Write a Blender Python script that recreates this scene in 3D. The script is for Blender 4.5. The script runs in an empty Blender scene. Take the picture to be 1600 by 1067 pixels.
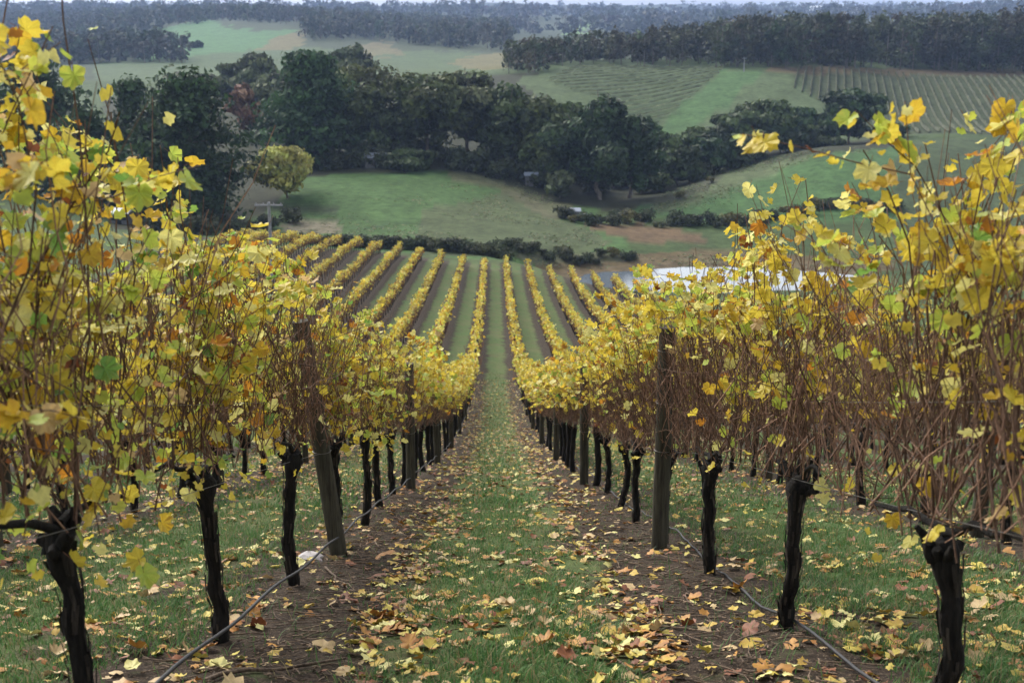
import bpy, math, random
import numpy as np
from mathutils import Matrix, Vector

R = math.radians
scn = bpy.context.scene
COL = scn.collection
rng = np.random.default_rng(7)
random.seed(7)

# ------------------------------------------------------------------ camera, world, sun, exposure
FPX, PITCH, YAW = 1900.0, R(15.1), R(0.815)
cam_d = bpy.data.cameras.new("camera")
cam_d.sensor_width = 36.0
cam_d.lens = FPX / 1600 * 36
cam_d.clip_end = 30000
cam_d.clip_start = 0.05
cam_d.dof.use_dof = True
cam_d.dof.focus_distance = 9.0
cam_d.dof.aperture_fstop = 4.0
cam = bpy.data.objects.new("camera", cam_d)
COL.objects.link(cam)
cam.location = (0, 0, 0)
cam.rotation_euler = (R(90) - PITCH, 0, -YAW)
scn.camera = cam

SUN_EL, SUN_ROT = R(42), R(-35)
w = bpy.data.worlds.new("World")
scn.world = w
w.use_nodes = True
nt = w.node_tree
nt.nodes.clear()
out = nt.nodes.new("ShaderNodeOutputWorld")
bg = nt.nodes.new("ShaderNodeBackground")
sky = nt.nodes.new("ShaderNodeTexSky")
sky.sky_type = 'NISHITA'
sky.sun_disc = False
sky.sun_elevation = SUN_EL
sky.sun_rotation = SUN_ROT
sky.air_density = 1.0
sky.dust_density = 3.0
hs = nt.nodes.new("ShaderNodeHueSaturation")
hs.inputs['Saturation'].default_value = 0.28
hs.inputs['Value'].default_value = 1.0
nt.links.new(sky.outputs[0], hs.inputs['Color'])
nt.links.new(hs.outputs[0], bg.inputs[0])
bg.inputs[1].default_value = 0.14
nt.links.new(bg.outputs[0], out.inputs[0])

sun_d = bpy.data.lights.new("sun", 'SUN')
sun_d.energy = 1.1
sun_d.angle = R(25)
sun_d.color = (1.0, 0.95, 0.88)
sun = bpy.data.objects.new("sun", sun_d)
COL.objects.link(sun)
sd = Vector((math.sin(SUN_ROT) * math.cos(SUN_EL), math.cos(SUN_ROT) * math.cos(SUN_EL), math.sin(SUN_EL)))
sun.rotation_euler = sd.to_track_quat('Z', 'Y').to_euler()

scn.view_settings.view_transform = 'Standard'
scn.view_settings.look = 'None'
scn.view_settings.exposure = 1.36
scn.view_settings.gamma = 1.0
scn.view_settings.use_curve_mapping = False
scn.render.engine = 'CYCLES'
cy = scn.cycles
cy.max_bounces = 6
cy.diffuse_bounces = 3
cy.glossy_bounces = 2
cy.transmission_bounces = 4
cy.transparent_max_bounces = 8
cy.volume_bounces = 1
cy.use_denoising = True
cy.caustics_reflective = False
cy.caustics_refractive = False

# ------------------------------------------------------------------ camera maths (for placing from survey points)
FWD = np.array([math.sin(YAW) * math.cos(PITCH), math.cos(YAW) * math.cos(PITCH), -math.sin(PITCH)])
RGT = np.array([math.cos(YAW), -math.sin(YAW), 0.0])
UPV = np.cross(RGT, FWD)


def ray(px, py):
    return FWD * FPX + RGT * (px - 800) + UPV * (533.5 - py)


def at(px, py, Y):
    d = ray(px, py)
    return d * (Y / d[1])


def project(P):
    P = np.asarray(P, float)
    de = P @ FWD
    return 800 + FPX * (P @ RGT) / de, 533.5 - FPX * (P @ UPV) / de, de


# ------------------------------------------------------------------ noise
def _h(i, j, s):
    n = (i.astype(np.int64) * 374761393 + j.astype(np.int64) * 668265263 + s * 974634777) & 0x7fffffff
    n = ((n ^ (n >> 13)) * 1274126177) & 0x7fffffff
    return ((n ^ (n >> 16)) & 0xffff) / 65535.0


def vnoise(x, y, s=0):
    x = np.asarray(x, float); y = np.asarray(y, float)
    i = np.floor(x); j = np.floor(y)
    fx = x - i; fy = y - j
    fx = fx * fx * (3 - 2 * fx); fy = fy * fy * (3 - 2 * fy)
    a = _h(i, j, s); b = _h(i + 1, j, s); c = _h(i, j + 1, s); d = _h(i + 1, j + 1, s)
    return (a * (1 - fx) + b * fx) * (1 - fy) + (c * (1 - fx) + d * fx) * fy


def fbm(x, y, s=0, o=3):
    v = 0; a = 0.5
    for k in range(o):
        v = v + a * vnoise(x * 2 ** k, y * 2 ** k, s + k)
        a *= 0.5
    return v / (1 - 0.5 ** o)


def sstep(a, b, x):
    t = np.clip((x - a) / (b - a), 0, 1)
    return t * t * (3 - 2 * t)


# ------------------------------------------------------------------ terrain height
GY = np.array([-45, -20, 0, 6.17, 9.2, 20, 35, 56, 75, 96, 130, 165, 200.])
GZ = np.array([12.8, 5.1, -1.33, -3.35, -4.34, -7.9, -12.75, -18.6, -22.8, -26.5, -31.0, -34.6, -37.0])
_m = np.gradient(GZ, GY)


def gprof(Y):
    Y = np.clip(Y, GY[0], GY[-1])
    k = np.clip(np.searchsorted(GY, Y) - 1, 0, len(GY) - 2)
    h = GY[k + 1] - GY[k]
    t = (Y - GY[k]) / h
    return ((2 * t**3 - 3 * t**2 + 1) * GZ[k] + (t**3 - 2 * t**2 + t) * h * _m[k]
            + (-2 * t**3 + 3 * t**2) * GZ[k + 1] + (t**3 - t**2) * h * _m[k + 1])


def near_h(X, Y):
    c = -0.155 * sstep(35, 165, Y)
    return gprof(Y) + c * 45 * np.tanh(X / 45)


CP = [
    (560, 388, 186), (640, 391, 186), (740, 398, 186), (850, 398, 190), (950, 394, 202),
    (900, 415, 195), (990, 362, 225), (500, 350, 215), (600, 300, 240), (700, 280, 262),
    (850, 320, 250), (740, 265, 280), (500, 280, 255), (300, 360, 205), (450, 305, 235),
    (500, 262, 285), (900, 300, 275), (600, 150, 420), (750, 150, 400), (450, 170, 380),
    (1000, 325, 255), (1150, 338, 245), (1280, 235, 285), (1120, 285, 270), (1200, 290, 265),
    (1500, 215, 320), (1500, 330, 245), (1600, 300, 262), (1060, 290, 290), (1180, 250, 320), (1340, 225, 340),
    (1020, 215, 375), (1100, 165, 410), (1160, 108, 480), (900, 108, 480), (850, 125, 450), (1000, 130, 455),
    (1300, 110, 490), (1580, 125, 490), (1400, 170, 420), (1600, 200, 390), (1160, 92, 600), (1500, 95, 620), (900, 96, 600),
    (300, 110, 700), (260, 95, 850), (340, 60, 1100), (320, 36, 1350), (460, 60, 1100), (620, 85, 900),
    (560, 68, 1050), (740, 100, 750), (780, 90, 820), (650, 50, 1500), (750, 38, 2200), (900, 45, 2000),
    (1280, 17, 3500), (1270, 24, 2800), (100, 30, 2200), (200, 22, 3000), (600, 14, 4800), (100, 70, 1300),
    (1000, 17, 4500), (1500, 15, 4500), (100, 15, 4500), (100, 130, 600), (100, 250, 300), (-100, 320, 220),
    (1800, 300, 240), (1900, 120, 480), (-300, 60, 1300),
]
CPW = [at(*c) for c in CP]
POND_Z = -40.5
for x_, y_, z_ in [(22, 186, -41.6), (35, 187, -42.0), (48, 189, -41.6), (62, 190, -39.8), (14, 188, -40.2),
                   (20, 174, -39.7), (35, 172, -40.0), (50, 173, -40.0), (30, 203, -40.0), (50, 206, -39.9),
                   (-4000, 9000, 30), (0, 9000, 26), (4000, 9000, 30), (-9000, 9000, 40), (9000, 9000, 40)]:
    CPW.append(np.array([x_, y_, z_]))
for y_ in (140, 165):
    for x_ in (-150, -80, -45, -20, 0, 16):
        CPW.append(np.array([x_, y_, float(near_h(np.array(float(x_)), np.array(float(y_))))]))
CPW = np.array(CPW)


def uv_(X, Y):
    return X / (Y + 60) * 2.2, np.log(np.maximum(Y + 60, 5))


_cu, _cv = uv_(CPW[:, 0], CPW[:, 1])
_n = len(CPW)


def _phi(r2):
    return 0.5 * r2 * np.log(np.maximum(r2, 1e-12))


_A = np.zeros((_n + 3, _n + 3))
_A[:_n, :_n] = _phi((_cu[:, None] - _cu)**2 + (_cv[:, None] - _cv)**2) + np.eye(_n) * 2e-4
_A[:_n, _n] = 1; _A[:_n, _n + 1] = _cu; _A[:_n, _n + 2] = _cv
_A[_n:, :_n] = _A[:_n, _n:].T
_W = np.linalg.solve(_A, np.concatenate([CPW[:, 2], np.zeros(3)]))


def far_h(X, Y):
    u, v = uv_(X, Y)
    sh = u.shape
    u = u.ravel(); v = v.ravel()
    o = np.empty_like(u)
    for a in range(0, len(u), 40000):
        uu = u[a:a + 40000]; vv = v[a:a + 40000]
        o[a:a + 40000] = _phi((uu[:, None] - _cu)**2 + (vv[:, None] - _cv)**2) @ _W[:_n] + _W[_n] + _W[_n + 1] * uu + _W[_n + 2] * vv
    return o.reshape(sh)


def pond_e(X, Y):
    return np.hypot((X - 34.5) / 22.5, (Y - 187.0) / 9.6) + (fbm(X * .14, Y * .14, 17, 3) - .5) * .34


def micro(X, Y):
    f = sstep(70, 20, Y)
    d = (fbm(X * 1.3, Y * 1.3, 11, 3) - .5) * .10
    d = d + (fbm(X * 7, Y * 7, 21, 2) - .5) * .035
    return d * f


def H(X, Y, mic=True):
    X, Y = np.broadcast_arrays(np.asarray(X, float), np.asarray(Y, float))
    t = sstep(145, 178, Y)
    z = near_h(X, Y)
    if np.any(t > 0):
        zf = far_h(np.atleast_1d(X), np.atleast_1d(Y)).reshape(X.shape)
        z = z * (1 - t) + zf * t
    e = pond_e(X, Y)                                            # the pond basin and its bank
    wp = 1 - sstep(1.12, 1.75, e)
    z = z * (1 - wp) + wp * (POND_Z + np.clip(1.7 * (e - 1), -1.2, .6))
    z = z + (fbm(X * .0011 + 3, Y * .0009, 33, 3) - .42) * 60 * sstep(1100, 2600, Y)
    if mic:
        z = z + micro(X, Y)
    return z


def h1(x, y):
    return float(H(np.array([float(x)]), np.array([float(y)]))[0])


def inpoly(px, py, poly):
    c = np.zeros(px.shape, bool)
    n = len(poly)
    for i in range(n):
        x1, y1 = poly[i]; x2, y2 = poly[(i + 1) % n]
        m = ((y1 > py) != (y2 > py)) & (px < (x2 - x1) * (py - y1) / ((y2 - y1) + 1e-9) + x1)
        c ^= m
    return c


# ------------------------------------------------------------------ mesh helpers
class MB:
    def __init__(s):
        s.v = []; s.c = []; s.f = {}; s.n = 0

    def add(s, v, f, c=None):
        v = np.asarray(v, np.float32).reshape(-1, 3)
        f = np.asarray(f, np.int64)
        s.v.append(v)
        if c is None:
            c = (1, 1, 1)
        c = np.asarray(c, np.float32)
        s.c.append(np.broadcast_to(c, v.shape) if c.ndim == 1 else c)
        s.f.setdefault(f.shape[1], []).append(f + s.n)
        s.n += len(v)

    def mesh(s, name, mat, smooth=True):
        me = bpy.data.meshes.new(name)
        v = np.concatenate(s.v); c = np.concatenate(s.c)
        me.vertices.add(len(v))
        me.vertices.foreach_set("co", v.ravel())
        idx = []; st = []; o = 0
        for k, fl in s.f.items():
            a = np.concatenate(fl)
            idx.append(a.ravel())
            st.append(o + np.arange(len(a)) * k)
            o += a.size
        idx = np.concatenate(idx).astype(np.int32); st = np.concatenate(st).astype(np.int32)
        me.loops.add(len(idx))
        me.loops.foreach_set("vertex_index", idx)
        me.polygons.add(len(st))
        me.polygons.foreach_set("loop_start", st)
        me.polygons.foreach_set("use_smooth", np.full(len(st), smooth))
        me.update(calc_edges=True)
        ca = me.color_attributes.new("tint", 'FLOAT_COLOR', 'POINT')
        ca.data.foreach_set("color", np.concatenate([c, np.ones((len(c), 1), np.float32)], 1).ravel().astype(np.float32))
        me.materials.append(mat)
        me.validate()
        return me

    def obj(s, name, mat, parent=None, smooth=True):
        return link(name, s.mesh(name, mat, smooth), parent)


def link(name, me, parent=None):
    o = bpy.data.objects.new(name, me)
    COL.objects.link(o)
    if parent is not None:
        o.parent = parent
    return o


def empty(name, loc, rz=0.0):
    o = bpy.data.objects.new(name, None)
    o.empty_display_size = 0.2
    COL.objects.link(o)
    o.location = loc
    o.rotation_euler = (0, 0, rz)
    return o


def tag(o, label=None, cat=None, group=None, kind=None):
    if label: o['label'] = label
    if cat: o['category'] = cat
    if group: o['group'] = group
    if kind: o['kind'] = kind
    return o


def copy_tree(o, parent=None):
    c = o.copy()
    COL.objects.link(c)
    if parent is not None:
        c.parent = parent
    for ch in list(o.children):
        copy_tree(ch, c)
    return c


def tube(pts, rad, sides=6, cap=True):
    pts = np.asarray(pts, float)
    n = len(pts)
    rad = np.broadcast_to(np.asarray(rad, float), (n,))
    t = np.gradient(pts, axis=0)
    t /= np.linalg.norm(t, axis=1)[:, None] + 1e-9
    ref = np.array([1.0, 0, 0]) if abs(t[0][0]) < .8 else np.array([0, 1.0, 0])
    V = []
    a = np.arange(sides) / sides * 2 * math.pi
    for i in range(n):
        u = ref - t[i] * (ref @ t[i]); u /= np.linalg.norm(u) + 1e-9
        ref = u
        b = np.cross(t[i], u)
        V.append(pts[i] + rad[i] * (np.cos(a)[:, None] * u + np.sin(a)[:, None] * b))
    V = np.concatenate(V)
    k = np.arange(sides)
    F = np.concatenate([np.stack([i * sides + k, i * sides + (k + 1) % sides, (i + 1) * sides + (k + 1) % sides, (i + 1) * sides + k], 1) for i in range(n - 1)])
    return V, F


def capped(mb, pts, rad, sides, c=None):
    v, f = tube(pts, rad, sides)
    n = len(pts)
    mb.add(v, f, c)
    base = mb.n - len(v)
    for r0, p in ((0, pts[0]), ((n - 1) * sides, pts[-1])):
        vv = np.concatenate([v[r0:r0 + sides], [p]])
        k = np.arange(sides)
        ff = np.stack([k, (k + 1) % sides, np.full(sides, sides)], 1)
        mb.add(vv, ff, c if c is None or np.ndim(c) == 1 else c[0])


def box(mb, lo, hi, c=None, M=None):
    x0, y0, z0 = lo; x1, y1, z1 = hi
    v = np.array([(x0, y0, z0), (x1, y0, z0), (x1, y1, z0), (x0, y1, z0), (x0, y0, z1), (x1, y0, z1), (x1, y1, z1), (x0, y1, z1)], float)
    if M is not None:
        v = v @ M.T
    mb.add(v, [(0, 3, 2, 1), (4, 5, 6, 7), (0, 1, 5, 4), (1, 2, 6, 5), (2, 3, 7, 6), (3, 0, 4, 7)], c)


def instance(mb, tv, tf, Rm, T, C, tc=None):
    """N copies of a template (tv, tf) with 3x3 matrices Rm and offsets T; C = N x 3 colours, tc = per-vertex multiplier."""
    N, k = len(T), len(tv)
    v = np.einsum('nij,kj->nki', Rm, tv) + T[:, None]
    f = tf[None] + (np.arange(N) * k)[:, None, None]
    c = np.repeat(C[:, None, :], k, 1)
    if tc is not None:
        c = c * tc[None]
    mb.add(v.reshape(-1, 3), f.reshape(-1, tf.shape[1]), c.reshape(-1, 3))


def rand_rot(n, r=rng):
    q = r.normal(size=(n, 4)); q /= np.linalg.norm(q, axis=1)[:, None]
    a, b, c, d = q.T
    return np.stack([np.stack([1 - 2 * (c * c + d * d), 2 * (b * c - a * d), 2 * (b * d + a * c)], 1),
                     np.stack([2 * (b * c + a * d), 1 - 2 * (b * b + d * d), 2 * (c * d - a * b)], 1),
                     np.stack([2 * (b * d - a * c), 2 * (c * d + a * b), 1 - 2 * (b * b + c * c)], 1)], 1)


# ------------------------------------------------------------------ materials
def new_mat(name):
    m = bpy.data.materials.new(name)
    m.use_nodes = True
    t = m.node_tree
    t.nodes.clear()
    o = t.nodes.new("ShaderNodeOutputMaterial")
    return m, t, o


def N(t, kind, **kw):
    n = t.nodes.new(kind)
    for k, v in kw.items():
        setattr(n, k, v)
    return n


def tint_node(t):
    a = N(t, "ShaderNodeAttribute")
    a.attribute_name = "tint"
    return a


def mixc(t, f, a, b, mode='MIX'):
    n = N(t, "ShaderNodeMix", data_type='RGBA', blend_type=mode)
    for s, val in ((0, f), (6, a), (7, b)):
        if hasattr(val, 'is_output') or isinstance(val, bpy.types.NodeSocket):
            t.links.new(val, n.inputs[s])
        else:
            n.inputs[s].default_value = val if s == 0 else (*val, 1)
    return n.outputs[2]


def noise(t, scale, detail=3, rough=.55, vec=None):
    n = N(t, "ShaderNodeTexNoise")
    n.inputs['Scale'].default_value = scale
    n.inputs['Detail'].default_value = detail
    n.inputs['Roughness'].default_value = rough
    if vec is not None:
        t.links.new(vec, n.inputs['Vector'])
    return n


def maprange(t, v, a, b, c=0., d=1.):
    n = N(t, "ShaderNodeMapRange")
    n.inputs[1].default_value = a; n.inputs[2].default_value = b
    n.inputs[3].default_value = c; n.inputs[4].default_value = d
    t.links.new(v, n.inputs[0])
    return n.outputs[0]


def math_(t, op, a, b=None):
    n = N(t, "ShaderNodeMath", operation=op)
    for i, val in enumerate((a, b)):
        if val is None: continue
        if isinstance(val, bpy.types.NodeSocket): t.links.new(val, n.inputs[i])
        else: n.inputs[i].default_value = val
    return n.outputs[0]


def leaf_mat(name, trans=.35, rough=.55, vary=.25, scale=40, spots=False):
    m, t, o = new_mat(name)
    col = tint_node(t).outputs[0]
    tc = N(t, "ShaderNodeTexCoord")
    nz = noise(t, scale, 3, .6, tc.outputs['Object'])
    col = mixc(t, 1.0, col, maprange(t, nz.outputs[0], .3, .7, 1 - vary, 1 + vary), 'MULTIPLY')
    if spots:
        sp_ = noise(t, 9, 4, .7, tc.outputs['Object'])
        col = mixc(t, maprange(t, sp_.outputs[0], .62, .74, 0, .55), col, (.22, .10, .03))
    p = N(t, "ShaderNodeBsdfPrincipled")
    p.inputs['Roughness'].default_value = rough
    p.inputs['Specular IOR Level'].default_value = .3
    t.links.new(col, p.inputs['Base Color'])
    tr = N(t, "ShaderNodeBsdfTranslucent")
    t.links.new(col, tr.inputs[0])
    mx = N(t, "ShaderNodeMixShader")
    mx.inputs[0].default_value = trans
    t.links.new(p.outputs[0], mx.inputs[1]); t.links.new(tr.outputs[0], mx.inputs[2])
    t.links.new(mx.outputs[0], o.inputs[0])
    return m


def bark_mat(name, c1, c2, scale=(30, 30, 6), bump=.5, rough=.9):
    m, t, o = new_mat(name)
    tc = N(t, "ShaderNodeTexCoord")
    mp = N(t, "ShaderNodeMapping")
    mp.inputs['Scale'].default_value = scale
    t.links.new(tc.outputs['Object'], mp.inputs[0])
    nz = noise(t, 1.0, 5, .65, mp.outputs[0])
    f = maprange(t, nz.outputs[0], .35, .68)
    col = mixc(t, f, c1, c2)
    col = mixc(t, 1.0, col, tint_node(t).outputs[0], 'MULTIPLY')
    p = N(t, "ShaderNodeBsdfPrincipled")
    p.inputs['Roughness'].default_value = rough
    p.inputs['Specular IOR Level'].default_value = .2
    t.links.new(col, p.inputs['Base Color'])
    b = N(t, "ShaderNodeBump")
    b.inputs['Strength'].default_value = bump
    b.inputs['Distance'].default_value = .02
    t.links.new(nz.outputs[0], b.inputs['Height'])
    t.links.new(b.outputs[0], p.inputs['Normal'])
    t.links.new(p.outputs[0], o.inputs[0])
    return m


def plain_mat(name, c, rough=.7, metal=0., nscale=8, vary=.25):
    m, t, o = new_mat(name)
    tc = N(t, "ShaderNodeTexCoord")
    nz = noise(t, nscale, 4, .6, tc.outputs['Object'])
    col = mixc(t, 1.0, c, maprange(t, nz.outputs[0], .3, .7, 1 - vary, 1 + vary), 'MULTIPLY')
    p = N(t, "ShaderNodeBsdfPrincipled")
    p.inputs['Roughness'].default_value = rough
    p.inputs['Metallic'].default_value = metal
    t.links.new(col, p.inputs['Base Color'])
    t.links.new(p.outputs[0], o.inputs[0])
    return m


M_leaf = leaf_mat("vine_leaf", .45, .5, .22, 35, True)
M_fall = leaf_mat("fallen_leaf", .1, .6, .25, 40, True)
M_grass = leaf_mat("grass_blade", .3, .5, .15, 20)
M_tree = leaf_mat("tree_foliage", .2, .7, .3, .8)
M_cane = bark_mat("cane_bark", (.075, .040, .027), (.185, .115, .076), (60, 60, 14), .3, .7)
M_vbark = bark_mat("vine_bark", (.005, .0045, .004), (.023, .020, .0165), (45, 45, 7), 1.0, .95)
M_post = bark_mat("post_wood", (.026, .023, .016), (.085, .078, .054), (40, 40, 3), .5, .85)
M_tbark = bark_mat("tree_bark", (.05, .042, .034), (.19, .165, .135), (3, 3, .7), .4, .9)
M_twig = bark_mat("dead_twig", (.05, .034, .024), (.17, .12, .08), (50, 50, 12), .3, .8)
M_hose = plain_mat("black_polythene", (.009, .009, .011), .6, 0, 12, .3)
M_wire = plain_mat("galvanised_wire", (.16, .15, .14), .45, .8, 20, .2)
M_rock = plain_mat("pale_rock", (.40, .37, .36), .85, 0, 14, .35)
M_wall = plain_mat("weathered_wall", (.10, .10, .10), .8, 0, 2, .3)
M_white = plain_mat("white_paint", (.72, .74, .78), .6, 0, 1, .08)
M_roof = plain_mat("iron_roof", (.17, .20, .25), .5, 0, 1.5, .15)
M_glass = plain_mat("window_glass", (.02, .025, .03), .15, 0, 1, .1)
M_pole = plain_mat("grey_pole", (.22, .225, .24), .8, 0, 5, .2)

# water
m, t, o = new_mat("pond_water")
p = N(t, "ShaderNodeBsdfPrincipled")
p.inputs['Base Color'].default_value = (.10, .12, .14, 1)
p.inputs['Roughness'].default_value = .10
p.inputs['IOR'].default_value = 1.4
p.inputs['Specular IOR Level'].default_value = .5
tc = N(t, "ShaderNodeTexCoord")
nz = noise(t, 2.2, 3, .5, tc.outputs['Object'])
b = N(t, "ShaderNodeBump"); b.inputs['Strength'].default_value = .08; b.inputs['Distance'].default_value = .05
t.links.new(nz.outputs[0], b.inputs['Height']); t.links.new(b.outputs[0], p.inputs['Normal'])
t.links.new(p.outputs[0], o.inputs[0])
M_water = m

# ground: attribute tint = cover colour of the far land; the vineyard pattern (alpha in 'vine') is made in the shader
ROW0 = 0.06
m, t, o = new_mat("ground_cover")
tc = N(t, "ShaderNodeTexCoord")
pos = tc.outputs['Object']
sx = N(t, "ShaderNodeSeparateXYZ")
t.links.new(pos, sx.inputs[0])
va = N(t, "ShaderNodeAttribute"); va.attribute_name = "vine"
vine = va.outputs['Fac']
# distance from a row line (rows at ROW0 +-1.5 +-3k)
xs = math_(t, 'ADD', sx.outputs[0], 1.5 - ROW0)
dist = math_(t, 'ABSOLUTE', math_(t, 'SUBTRACT', xs, math_(t, 'MULTIPLY', math_(t, 'ROUND', math_(t, 'DIVIDE', xs, 3.0)), 3.0)))
big = noise(t, 1.1, 4, .6, pos)
band = math_(t, 'ADD', dist, maprange(t, big.outputs[0], .2, .8, .42, -.42))
soilf = maprange(t, band, .97, .70)
fine = noise(t, 26, 5, .7, pos)
speck = noise(t, 70, 3, .7, pos)
mid = noise(t, 5, 4, .6, pos)
soil = mixc(t, maprange(t, fine.outputs[0], .35, .65), (.013, .0095, .007), (.064, .046, .033))
soil = mixc(t, maprange(t, speck.outputs[0], .58, .70, 0, .8), soil, (.23, .18, .125))
soil = mixc(t, maprange(t, mid.outputs[0], .56, .70, 0, .55), soil, (.05, .07, .024))
turf = mixc(t, maprange(t, mid.outputs[0], .3, .7), (.038, .074, .022), (.080, .125, .040))
turf = mixc(t, maprange(t, big.outputs[0], .48, .70, 0, .6), turf, (.075, .068, .036))
turf = mixc(t, maprange(t, speck.outputs[0], .56, .68, 0, .6), turf, (.20, .15, .075))
worn = noise(t, .45, 5, .7, pos)
turf = mixc(t, maprange(t, worn.outputs[0], .42, .66, 0, .55), turf, (.115, .098, .048))
vcol = mixc(t, soilf, turf, soil)
land = tint_node(t).outputs[0]
n2 = noise(t, .12, 5, .65, pos)
n3 = noise(t, .55, 6, .75, pos)
land = mixc(t, 1.0, land, maprange(t, n2.outputs[0], .3, .7, .75, 1.25), 'MULTIPLY')
land = mixc(t, 1.0, land, maprange(t, n3.outputs[0], .3, .7, .55, 1.45), 'MULTIPLY')
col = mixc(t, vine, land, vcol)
p = N(t, "ShaderNodeBsdfPrincipled")
p.inputs['Roughness'].default_value = .95
p.inputs['Specular IOR Level'].default_value = .1
t.links.new(col, p.inputs['Base Color'])
b = N(t, "ShaderNodeBump"); b.inputs['Strength'].default_value = .9; b.inputs['Distance'].default_value = .03
t.links.new(fine.outputs[0], b.inputs['Height']); t.links.new(b.outputs[0], p.inputs['Normal'])
t.links.new(p.outputs[0], o.inputs[0])
M_ground = m

# ------------------------------------------------------------------ ground sheet
Ys = np.concatenate([np.arange(-44, 0, 2.), np.arange(0, 3, .3), np.arange(3, 14, .06), np.arange(14, 40, .22), np.arange(40, 70, .6), np.arange(70, 210, 1.1),
                     210 * np.exp(np.linspace(0, math.log(9000 / 210), 170))])
uu = np.concatenate([-np.geomspace(1.1, .36, 14)[:-1], np.linspace(-.36, -.085, 90)[:-1], np.linspace(-.085, .085, 200), np.linspace(.085, .36, 90)[1:], np.geomspace(.36, 1.1, 14)[1:]])
GXX = uu[None, :] * (Ys[:, None] + 60)
GYY = np.repeat(Ys[:, None], len(uu), 1)
GZZ = H(GXX, GYY)
# gentle relief on the far land
GZZ = GZZ + (fbm(GXX * .03, GYY * .03, 31, 3) - .5) * 1.2 * sstep(200, 320, GYY)

FIELD_DEFAULT = (.055, .075, .030)
PX, PY, DE = project(np.stack([GXX, GYY, GZZ], -1))
land = np.empty(GXX.shape + (3,)); land[:] = FIELD_DEFAULT


def paint(mask, c, f=1.0):
    land[mask] = land[mask] * (1 - f) + np.array(c) * f


far = GYY > 172
jx = (fbm(GXX * .08, GYY * .08, 41) - .5) * 26; jy = (fbm(GXX * .08, GYY * .08, 47) - .5) * 12
QX, QY = PX + jx, PY + jy


def zone(poly, y0=172, y1=99999):
    return (GYY > y0) & (GYY < y1) & inpoly(QX, QY, poly) & (DE > 0)


G_meadow = (.060, .100, .036); G_dull = (.078, .080, .045); DIRT = (.125, .078, .048); G_bright = (.062, .108, .042)
paint(zone([(380, 410), (380, 300), (520, 262), (760, 245), (900, 300), (1000, 400), (800, 420)], 172, 330), G_meadow)
paint(zone([(640, 400), (660, 330), (820, 300), (860, 330), (960, 380), (900, 400)], 172, 330), G_dull, .75)
paint(zone([(700, 275), (740, 245), (800, 262), (900, 330), (870, 345), (780, 300)], 172, 330), (.11, .095, .06), .8)
paint(zone([(430, 350), (520, 345), (530, 362), (440, 366)], 172, 330), (.20, .15, .12), .8)
paint(zone([(420, 325), (520, 318), (540, 332), (430, 338)], 172, 330), (.05, .05, .035), .8)
paint(zone([(900, 345), (1000, 350), (1080, 360), (1100, 380), (1000, 378), (930, 362)], 172, 300), DIRT)
paint(zone([(840, 400), (1100, 392), (1400, 405), (1400, 425), (1050, 432), (900, 436), (830, 420)], 172, 300), DIRT, .8)
paint(zone([(800, 396), (960, 396), (1000, 408), (820, 412)], 172, 300), (.10, .095, .06))
paint(zone([(980, 335), (1080, 270), (1180, 240), (1290, 225), (1420, 225), (1420, 350), (1150, 350)], 172, 340), G_bright)
paint(zone([(1000, 320), (1090, 282), (1240, 240), (1270, 246), (1110, 306), (1040, 335)], 172, 340), (.10, .10, .058), .7)
paint(zone([(960, 330), (1090, 262), (1140, 246), (1150, 262), (1060, 320)], 172, 340), (.055, .05, .038), .8)
paint(zone([(1400, 225), (1600, 215), (1700, 420), (1400, 420)], 172, 360), (.058, .072, .038))
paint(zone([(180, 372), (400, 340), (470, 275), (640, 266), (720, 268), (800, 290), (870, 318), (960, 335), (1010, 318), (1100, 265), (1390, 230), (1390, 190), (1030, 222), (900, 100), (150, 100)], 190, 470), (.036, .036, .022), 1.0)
# right vineyard hill
hill = zone([(800, 128), (900, 100), (1160, 100), (1700, 110), (1700, 230), (1360, 240), (1000, 260)], 345, 560)
paint(hill, (.074, .094, .046))
paint(zone([(1010, 220), (1040, 190), (1130, 110), (1195, 108), (1130, 170), (1060, 215)], 345, 560), G_bright, .9)
paint(zone([(1240, 112), (1700, 122), (1700, 260), (1360, 240), (1290, 170)], 345, 560), (.060, .066, .038), .8)
paint(zone([(1200, 105), (1700, 112), (1700, 122), (1200, 112)], 345, 560), (.15, .09, .06), .7)
# left far fields
paint(GYY > 620, (.050, .060, .034))
paint(zone([(180, 60), (330, 30), (360, 45), (475, 50), (410, 92), (300, 102), (240, 100), (190, 82)], 600, 1700), (.075, .140, .062))
paint(zone([(385, 90), (440, 54), (476, 48), (476, 70), (420, 90)], 600, 1700), (.14, .115, .06))
paint(zone([(150, 98), (480, 74), (800, 85), (800, 125), (150, 130)], 480, 1200), (.072, .095, .046))
paint(zone([(700, 102), (740, 86), (800, 82), (800, 120)], 500, 1200), (.13, .11, .055))
paint(zone([(540, 72), (600, 66), (640, 84), (560, 92)], 500, 1400), (.15, .115, .065), .7)
paint(zone([(690, 40), (800, 27), (810, 36), (720, 46)], 1300, 4000), (.13, .20, .09))
paint(zone([(878, 40), (930, 30), (940, 34), (905, 56), (880, 52)], 1300, 4000), (.15, .22, .09))
paint(zone([(1180, 20), (1250, 22), (1220, 34)], 1300, 4000), (.15, .20, .11))

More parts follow.
